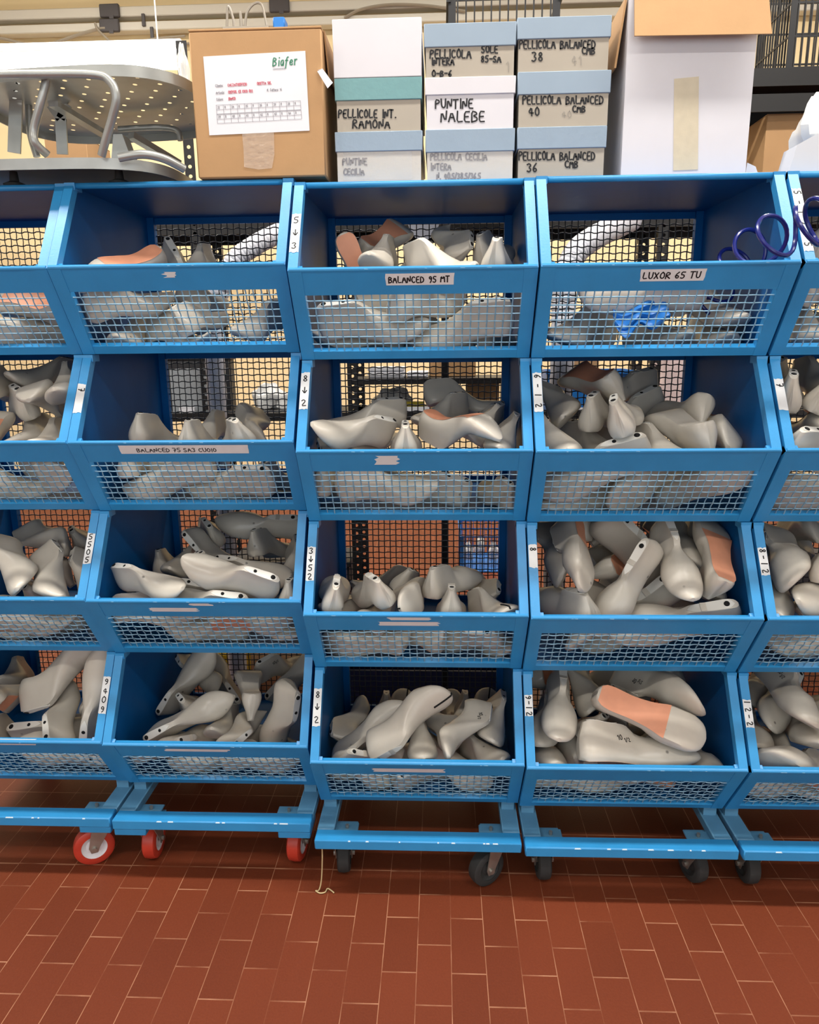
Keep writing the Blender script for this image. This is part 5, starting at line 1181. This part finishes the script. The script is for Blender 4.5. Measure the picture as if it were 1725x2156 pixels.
def carton(name, px0, px1, py0, Y, dep, label, cat, m_, zb, group=None, hlim=None):
    a_, b_ = at(px0, 800, Y), at(px1, 800, Y); zt_ = at((px0+px1)/2, py0, Y).z
    t_ = Loc(name, ((a_.x+b_.x)/2, Y+dep/2, zb), label, cat, group)
    t_.part('box_body', MB().box((a_.x, Y, zb), (b_.x, Y+dep, zt_-.002), bev=.002), m_)
    c_ = (a_.x+b_.x)/2
    for s0, s1 in ((a_.x, c_-.001), (c_+.001, b_.x)): t_.part('lid_flap', MB().box((s0, Y, zt_-.002), (s1, Y+dep, zt_)), m_)
    return t_
def crate(name, x0, x1, y0, y1, z0, z1, label, m_, group=None):
    t_ = Loc(name, ((x0+x1)/2, (y0+y1)/2, z0), label, 'crate', group); th = .004
    t_.part('crate_floor', MB().box((x0, y0, z0), (x1, y1, z0+th)), m_)
    m = MB(); nb = 5
    for k in range(nb):
        zz = z0 + (z1-z0)*k/(nb-1); h_ = .006 if 0 < k < nb-1 else .016
        z_a, z_b = max(z0, zz-h_/2), min(z1, zz+h_/2)
        m.box((x0, y0, z_a), (x1, y0+th, z_b)); m.box((x0, y1-th, z_a), (x1, y1, z_b)); m.box((x0, y0, z_a), (x0+th, y1, z_b)); m.box((x1-th, y0, z_a), (x1, y1, z_b))
    n = int((x1-x0)/.022)
    for i in range(n+1):
        xx = x0 + (x1-x0-th)*i/n; w_ = .004 if 0 < i < n else .02
        for y in (y0-.0006, y1-th-.0006): m.box((xx if i < n else xx-.016, y, z0), (xx+w_ if i < n else xx+th, y+th+.0012, z1))
    n = int((y1-y0)/.022)
    for i in range(n+1):
        yy = y0 + (y1-y0-th)*i/n
        for x in (x0-.0006, x1-th-.0006): m.box((x, yy, z0), (x+th+.0012, yy+.004, z1))
    t_.part('crate_sides', m, m_)
    for x in (x0, x1): t_.part('rim', MB().box((x-.006, y0-.006, z1-.012), (x+.006, y1+.006, z1)), m_)
    return t_
crate('plastic_crate', at(1655, 60, 1.3).x, at(1655, 60, 1.3).x+.52, 1.27, 1.54, zz1, zz1+.40, 'black slatted plastic crate on the high shelf at upper right', BLACKPL)
cx0, cx1 = at(945, 30, .72).x, at(1168, 30, .72).x
m_bl = crate('plastic_crate', cx0, cx1+.02, .76, 1.14, at(1000, 46, .76).z-.25, at(1000, -6, .76).z, 'black plastic crate behind the middle stack of shoe boxes', BLACKPL)
# what carries that crate: a shelf bracket board between the posts
z_c = at(1000, 46, .76).z-.25
tt = Loc('stand', ((cx0+cx1)/2, .95, 0), 'black steel stand carrying a plastic crate behind the shoe boxes', 'stand')
tt.part('top_board', MB().box((cx0-.03, .74, z_c-.02), (cx1+.02, 1.16, z_c-.0005)), BLACKST)
for x in (cx0-.02, cx1-.07):
    for y in (.75, 1.13): tt.part('leg', MB().box((x, y, 0), (x+.022, y+.022, z_c-.0205)), BLACKST)

carton('cardboard_box', 150, 232, 288, 1.30, .2, 'small brown cardboard box on the shelf seen under the cart frame', 'cardboard box', CARD, zlev[2][1])
carton('cardboard_box', 1566, 1700, 240, 1.30, .2, 'tan cardboard box on the shelf right of the tall white box', 'cardboard box', CARD, zlev[2][1])
carton('cardboard_box', 1165, 1260, 752, 1.46, .08, 'brown cardboard box on the rear shelf behind the fourth column', 'cardboard box', CARD, ZS)
carton('cardboard_box', 985, 1052, 804, 1.30, .2, 'small brown cardboard box on the rear shelf behind the centre column', 'cardboard box', CARD, ZS)
carton('carton', 358, 434, 778, 1.30, .1, 'grey carton on the rear shelf behind the second column', 'cardboard box', mat('grey_carton', (150, 156, 160), .7), ZS)
carton('carton', 372, 404, 866-8, 1.27, .02, 'small pale card on the rear shelf behind the second column', 'card', PAPER, ZS)
# blue tray
a_, b_ = at(1152, 800, 1.28), at(1334, 800, 1.28); t = Loc('plastic_tray', ((a_.x+b_.x)/2, 1.4, ZS), 'bright blue plastic tray on the rear shelf behind the fourth column', 'tray')
zt_ = at(1240, 780, 1.28).z; m = MB(); m.box((a_.x, 1.275, ZS), (b_.x, 1.279, zt_)); m.box((a_.x, 1.44, ZS), (b_.x, 1.444, zt_)); m.box((a_.x, 1.279, ZS), (a_.x+.004, 1.44, zt_)); m.box((b_.x-.004, 1.279, ZS), (b_.x, 1.44, zt_)); m.box((a_.x+.004, 1.279, ZS), (b_.x-.004, 1.44, ZS+.004)); t.part('tray_body', m, BLUEPL)
t.part('rim', MB().box((a_.x-.006, 1.266, zt_-.012), (b_.x+.006, 1.2745, zt_)), BLUEPL)

# short inserted shelf behind the centre column and what lies on it
zi0, zi1 = at(900, 809, 1.25).z, at(900, 797, 1.25).z; xi = at(1078, 800, 1.25).x
m = MB(); m.box((SX[2]+.004, 1.252, zi0), (xi, 1.256, zi1)); m.box((SX[2]+.004, 1.256, zi1-.006), (xi, 1.549, zi1-.001)); m.box((xi-.02, 1.30, ZS), (xi, 1.53, zi1-.006)); SH.part('shelf', m, BLACKST)
carton('cardboard_box', 905, 1002, 752, 1.40, .12, 'brown cardboard box on the small inserted shelf behind the centre column', 'cardboard box', CARD, zi1)
for px0, px1, py_, yy, lb in ((776, 850, 774, 1.30, 'white stack of papers at left on the small inserted shelf'), (858, 900, 783, 1.33, 'low white stack of papers at right on the small inserted shelf')):
    a_, b_ = at(px0, 790, yy), at(px1, 790, yy); m = MB(); n_ = 7; zt_ = at(px0, py_, yy).z
    for k_ in range(n_): z_ = zi1 + (zt_-zi1)*k_/n_; m.box((a_.x+.004*math.sin(k_*2.3), yy+.003*math.cos(k_*1.7), z_), (b_.x+.004*math.sin(k_*2.3), yy+.14, zi1 + (zt_-zi1)*(k_+1)/n_))
    tag(m.build('paper_stack', PAPER), lb, 'papers')
carton('carton', 1402, 1446, 752, 1.30, .2, 'pale pink carton on the rear shelf behind the fourth column', 'cardboard box', mat('pale_pink_card', (232, 210, 208), .7), ZS)
a_, b_ = at(352, 800, 1.43), at(484, 800, 1.43); zt_ = at(420, 748, 1.43).z; t = Loc('storage_box', ((a_.x+b_.x)/2, 1.48, ZS), 'black storage box behind the grey carton on the rear shelf', 'storage box')  # dark panel added to blacken the background behind the grey carton
t.part('box_body', MB().box((a_.x, 1.43, ZS), (b_.x, 1.505, zt_-.02)), BLKBOX); t.part('lid', MB().box((a_.x-.005, 1.425, zt_-.0195), (b_.x+.005, 1.510, zt_), bev=.004), BLKBOX)

def crumple(name, c, size, label, cat, m_, seed, thick=.0015):
    """a crumpled bag or heap of film: closed, folded shell"""
    r_ = random.Random(seed); m = MB(); nu, nv = 28, 16; ph = [r_.uniform(0, 6) for _ in range(6)]; v = []
    for j in range(nv+1):
        th_ = PI*j/nv
        for i in range(nu):
            f_ = 2*PI*i/nu
            k = 1 + .16*math.sin(3*f_+ph[0]+2*th_) + .10*math.sin(5*f_+ph[1]-3*th_) + .07*math.sin(9*f_+ph[2]+4*th_) + .06*math.sin(7*th_+ph[3])
            zz = math.cos(th_)*k; zz = max(zz, -.62)
            v.append((c[0]+size[0]*math.sin(th_)*math.cos(f_)*k, c[1]+size[1]*math.sin(th_)*math.sin(f_)*k, c[2]+size[2]*zz))
    m.add(v, [(j*nu+i, j*nu+(i+1) % nu, (j+1)*nu+(i+1) % nu, (j+1)*nu+i) for j in range(nv) for i in range(nu)], True)
    o_ = m.build(name, m_, None, 30); return tag(o_, label, cat)
def on(px_, py_, Y, zb, size): p = at(px_, py_, Y); return (p.x, Y, zb+size[2]*.625)
WHITEBAG = mat('white_plastic_film', (236, 236, 232), .3, bump=.4, bscale=30)
s_ = (.075, .045, .045); crumple('plastic_bag', on(830, 800, 1.45, ZS, s_), s_, 'crumpled white plastic bag on the rear shelf, centre', 'bag', WHITEBAG, 3)
s_ = (.06, .05, .05); crumple('plastic_bag', on(948, 800, 1.44, ZS, s_), s_, 'small white plastic bag on the rear shelf beside a brown box', 'bag', WHITEBAG, 4)
s_ = (.07, .045, .055); crumple('plastic_bag', on(566, 800, 1.46, ZS, s_), s_, 'pale plastic bag on the rear shelf behind the second column', 'bag', WHITEBAG, 5)
s_ = (.05, .05, .07); crumple('plastic_bag', on(1358, 800, 1.36, ZS, s_), s_, 'white plastic bag beside the blue tray on the rear shelf', 'bag', WHITEBAG, 6)
s_ = (.06, .06, .085); crumple('plastic_bag', (at(1738, 250, .34).x, .34, TOPZ+.085*.63+.06), s_, 'clear plastic bag on top of the far right bins', 'bag', WHITEBAG, 8)
s_ = (.016, .03, .07); crumple('plastic_bag', (at(386, 150, 1.2).x, 1.2, at(386, 150, 1.2).z), s_, 'small clear bag hanging on the black post left of the brown box', 'bag', WHITEBAG, 9)
# folded white card at the far right, on the last column
a_ = at(1664, 330, .14); m = MB().prism([(a_.x, TOPZ), (a_.x+.30, TOPZ), (a_.x+.30, TOPZ+.10), (a_.x+.05, TOPZ+.075), (a_.x+.012, TOPZ+.055)], 'y', .14, .20)
tag(m.build('paper_sack', mat('pale_grey_paper', (206, 208, 212), .7)), 'pale grey paper sack on the far right bins at the photo edge', 'sack')
a_ = at(1574, 345, .2); m = MB().prism([(a_.x, TOPZ), (a_.x+.035, TOPZ), (a_.x+.022, TOPZ+.03), (a_.x+.004, TOPZ+.038)], 'y', .21, .213)
tag(m.build('paper_scrap', PAPER), 'small white paper scrap at the foot of the tall white box', 'paper')
# papers and a yellow pad on the rear shelf
for i, (px0, px1, py, yy, m_, lb, ct_) in enumerate(((770, 905, 858, 1.29, PAPER, 'sheaf of white papers on the rear shelf, centre', 'papers'), (852, 892, 846, 1.33, mat('yellow_card', (226, 204, 60), .6), 'small yellow block on the rear shelf, centre', 'block'), (1178, 1290, 862, 1.30, PAPER, 'white papers in front of the blue tray on the rear shelf', 'papers'))):
    a_, b_ = at(px0, 850, yy), at(px1, 850, yy); z1_ = max(at(px0, py, yy).z, ZS+.012)
    m = MB(); m.box((a_.x, yy - (.035 if i == 2 else 0), ZS), (b_.x, yy+.03 if i == 0 else yy+.02, z1_) if i < 2 else (b_.x, yy-.03, ZS+.012))
    tag(m.build('papers' if i != 1 else 'block', m_), lb, ct_)

for i_, lb in ((0, 'black storage box on the low rear shelf behind the far left column'), (1, 'black storage box on the low rear shelf behind the second column'), (3, 'black storage box on the low rear shelf behind the fourth column')):  # boxes added to block rear aisle light from under the dollies
    a_, b_ = SX[i_]+.055, SX[i_+1]-.02; t = Loc('storage_box', ((a_+b_)/2, 1.4, .161), lb, 'storage box', 'black boxes on the low rear shelf')
    t.part('box_body', MB().prism([(1.30, .161), (1.50, .161), (1.505, .44), (1.295, .44)], 'x', a_, b_), BLKBOX); t.part('lid', MB().box((a_-.006, 1.285, .4405), (b_+.006, 1.509, .462), bev=.004), BLKBOX)
# floor items of the rear aisle
c0, c1 = at(968, 1190, 2.75), at(1062, 1190, 2.75)
t = crate('plastic_crate', c0.x, c1.x+.12, 2.6, 3.0, .0, .22, 'blue plastic crate on the floor of the rear aisle', BLUEPL)
for i in range(4):
    s_ = (.028, .03, .06); crumple('plastic_bag', (c0.x+.05+.075*i, 2.72+.06*(i % 2), .08+.02*(i % 2)), s_, 'crumpled clear bags inside the blue crate', 'bag', WHITEBAG, 20+i)['group'] = 'bags in the blue crate'
a_ = at(453, 1385, .95); m = MB().box((a_.x, .95, 0), (a_.x+.09, 1.05, .10), bev=.004); 
t = Loc('plastic_block', (a_.x, .95, 0), 'yellow plastic tub on the floor behind the second column', 'tub'); t.part('tub_body', MB().prism([(a_.x+.008, 0), (a_.x+.085, 0), (a_.x+.093, .20), (a_.x, .20)], 'y', .95, 1.10), mat('yellow_plastic', (228, 196, 40), .45)); t.part('rim', MB().box((a_.x-.004, .945, .2), (a_.x+.097, 1.105, .208)), mat('yellow_rim', (228, 196, 40), .45))
# navy plank leaning low behind the centre column
a_, b_ = at(720, 1420, .95), at(1075, 1420, .95); t = Loc('storage_bin', ((a_.x+b_.x)/2, 1.05, 0), 'dark blue plastic storage bin on the floor behind the centre column', 'storage bin')
NAVY = mat('navy_plastic', (24, 44, 92), .5)
zt_ = at(880, 1412, .95).z; m = MB(); m.box((a_.x, .95, 0), (b_.x, .955, zt_)); m.box((a_.x, 1.095, 0), (b_.x, 1.10, zt_)); m.box((a_.x, .955, 0), (a_.x+.005, 1.095, zt_)); m.box((b_.x-.005, .955, 0), (b_.x, 1.095, zt_)); m.box((a_.x+.005, .955, 0), (b_.x-.005, 1.095, .005)); t.part('bin_body', m, NAVY)
t.part('rim', MB().box((a_.x-.008, .942, zt_-.014), (b_.x+.008, .9495, zt_)), NAVY)

# white flexible ducts behind the top bins
def duct(path, r_, label):
    cp_ = smooth_path(path, 26); m = MB(); m.tube(cp_, [r_*(1+.045*math.sin(i*2.1)) for i in range(len(cp_))], 20)
    return tag(m.build('flexible_duct', DUCT), label, 'duct')
duct([(at(1186, 700, .80).x, .80, .0), (at(1186, 700, .80).x, .80, .6), at(1184, 760, .80), at(1188, 620, .80), at(1205, 545, .80), at(1245, 505, .86), at(1330, 462, 1.02)], .036, 'white flexible duct rising behind the fourth column of bins')
duct([(at(455, 700, .82).x, .82, 0), at(455, 800, .82), at(458, 640, .82), at(490, 556, .82), at(540, 515, .86), at(590, 490, .93)], .030, 'white flexible duct bending behind the second column of bins')
# pale wedge hung behind the centre column
m = MB(); P5 = [(852, 455), (932, 455), (916, 495), (888, 512), (868, 494)]; v = [at(x, y, .92) for x, y in P5] + [at(x, y, .97) for x, y in P5]; m.add(v, [(4, 3, 2, 1, 0), (5, 6, 7, 8, 9)] + [(i, (i+1) % 5, 5+(i+1) % 5, 5+i) for i in range(5)])
hz = [at(860, 455, .945), at(925, 455, .945)]
t = Loc('hanging_bag', hz[0], 'grey pointed bag hanging behind the centre column, top row', 'bag'); t.part('bag_body', m, mat('grey_cloth', (150, 154, 166), .8))
for q in hz: t.part('strap', MB().tube([q, q + Vector((0, .30, .12))], .003, 6), BLACKST)

# ------------------------------------------------------------------ trunking, cables and the tube lamp high on the rear wall
YW = YB - .06
def run(name, pxa, pxb, Y, half, label, m_, cat):
    z_ = .5*(at(pxa[0], pxa[1], Y).z + at(pxb[0], pxb[1], Y).z)
    m = MB().box((XL+.02, Y-half[0], z_-half[1]), (XR-.02, Y+.055, z_+half[1]), bev=.006)
    return tag(m.build(name, m_), label, cat), z_
_, zA = run('cable_trunking', (0, 40), (700, 10), YW-.03, (.03, .032), 'upper grey cable trunking along the cream rear wall', TRUNK, 'trunking')
_, zB = run('cable_trunking', (0, 72), (700, 40), YW-.03, (.03, .028), 'lower grey cable trunking along the cream rear wall', TRUNK, 'trunking')
CL = 'dark clamp on the %s trunking, %s'
for px_, wh, zz in ((233, 'left of the brown box', zA), (590, 'above the brown box', zA), (233, 'left of the brown box', zB)):
    p = at(px_, 30 if zz == zA else 62, YW-.06); m = MB().box((p.x-.07, YW-.085, zz-.042), (p.x+.07, YW-.06, zz+.042), bev=.006); m.box((p.x+.0, YW-.09, zz-.055), (p.x+.03, YW-.086, zz-.03))
    tag(m.build('trunking_clamp', CLIPM), CL % ('upper' if zz == zA else 'lower', wh), 'clamp')
for px_, py_ in ((302, 42), (320, 70)):
    p = at(px_, py_, YW-.07); tag(MB().box((p.x-.012, YW-.075, p.z-.04), (p.x+.012, YW-.061, p.z+.04), bev=.003).build('cable_clip', CLIPM), 'small black clip on the trunking, %s' % ('upper one' if py_ == 42 else 'lower one'), 'clip')
def cable(path, r_, label, Y=YW-.078):
    tag(MB().tube(smooth_path([at(x, y, Y) for x, y in path], 8), r_, 6).build('cable', CABLEM), label, 'cable')
cable([(-40, 76), (8, 82), (60, 94), (105, 93), (160, 75), (205, 62), (222, 60)], .011, 'grey cable sagging under the trunking at far left')
cable([(-60, 106), (60, 104), (160, 101), (260, 98), (340, 95), (430, 90), (640, 80)], .009, 'straight grey cable clipped along the rear wall', YW+.03)
cable([(200, 48), (206, 62), (222, 78), (240, 95)], .008, 'short grey cable dropping from the trunking clamp', YW-.105)
cable([(270, 98), (300, 88), (325, 82), (390, 76)], .009, 'grey cable branching up beside the brown box')
cable([(725, 38), (760, 20), (820, 10), (900, 12), (980, 24)], .010, 'beige cable arched above the white box')
# wire hooks and a blue plug that stick up behind the brown box
t = Loc('wire_hooks', at(480, 55, .5), 'bundle of white wire hooks behind the brown cardboard box', 'wire hooks')
zc_ = .5*0 + at(480, 60, .48).z
WIREW = mat('grey_wire_rod', (150, 142, 130), .45, .4)
for pth in ([(478, 60), (480, 14), (490, 36), (493, 60)], [(516, 60), (520, 28), (535, 8), (552, 12), (562, 60)], [(508, 60), (506, 26), (511, 60)]):
    t.part('wire_hook', MB().tube(smooth_path([at(x, y, .48) for x, y in pth], 8), .003, 6), WIREW)
p0_ = at(520, 62, .48); t.part('holder_block', MB().box((at(474, 62, .48).x, .46, p0_.z-.35), (at(570, 62, .48).x, .50, p0_.z)), WIREW)
t.part('blue_plug', MB().box((at(578, 50, .48).x, .46, p0_.z-.01), (at(603, 50, .48).x, .50, at(590, 42, .48).z), bev=.003), BLUEPL); t.part('plug_arm', MB().box((at(565, 50, .48).x, .465, p0_.z-.02), (at(603, 50, .48).x, .495, p0_.z-.0101)), WIREW)
# long tube lamp in front of the rear wall
a_, b_ = at(-250, 140, 3.2), at(384, 114, 3.2); zz = at(190, 127, 3.2).z
t = Loc('tube_lamp', ((a_.x+b_.x)/2, 3.2, zz), 'long lit tube lamp hanging low at the upper left', 'lamp')
t.part('housing', MB().box((a_.x, 3.19, zz+.052), (b_.x, 3.27, zz+.10), bev=.006), LAMPBODY)
t.part('diffuser', MB().box((a_.x+.01, 3.195, zz-.045), (b_.x-.01, 3.265, zz+.0515), bev=.012), TUBEM)
for x in (a_.x+.15, b_.x-.15): t.part('hanger', MB().cyl((x, 3.23, zz+.1+(ZC-zz-.1)/2), (0, 0, 1), .004, ZC-zz-.1, 6), LAMPBODY)
# bit of twine by the caster of the centre dolly
TWINE = mat('straw_twine', (206, 184, 138), .8)
tw = [(-.012, .032, .1290), (-.012, .030, .09), (-.016, .028, .03), (-.022, .022, .004), (-.030, .02, .003), (-.018, .012, .003), (-.006, .016, .003), (-.002, .028, .003), (.008, .022, .003), (.016, .014, .003)]
tag(MB().tube(smooth_path([(x+.025, y-.004, z) for x, y, z in tw], 6), .0016, 6).build('twine', TWINE), 'frayed straw twine hanging to the floor by the left caster of the centre dolly', 'twine')
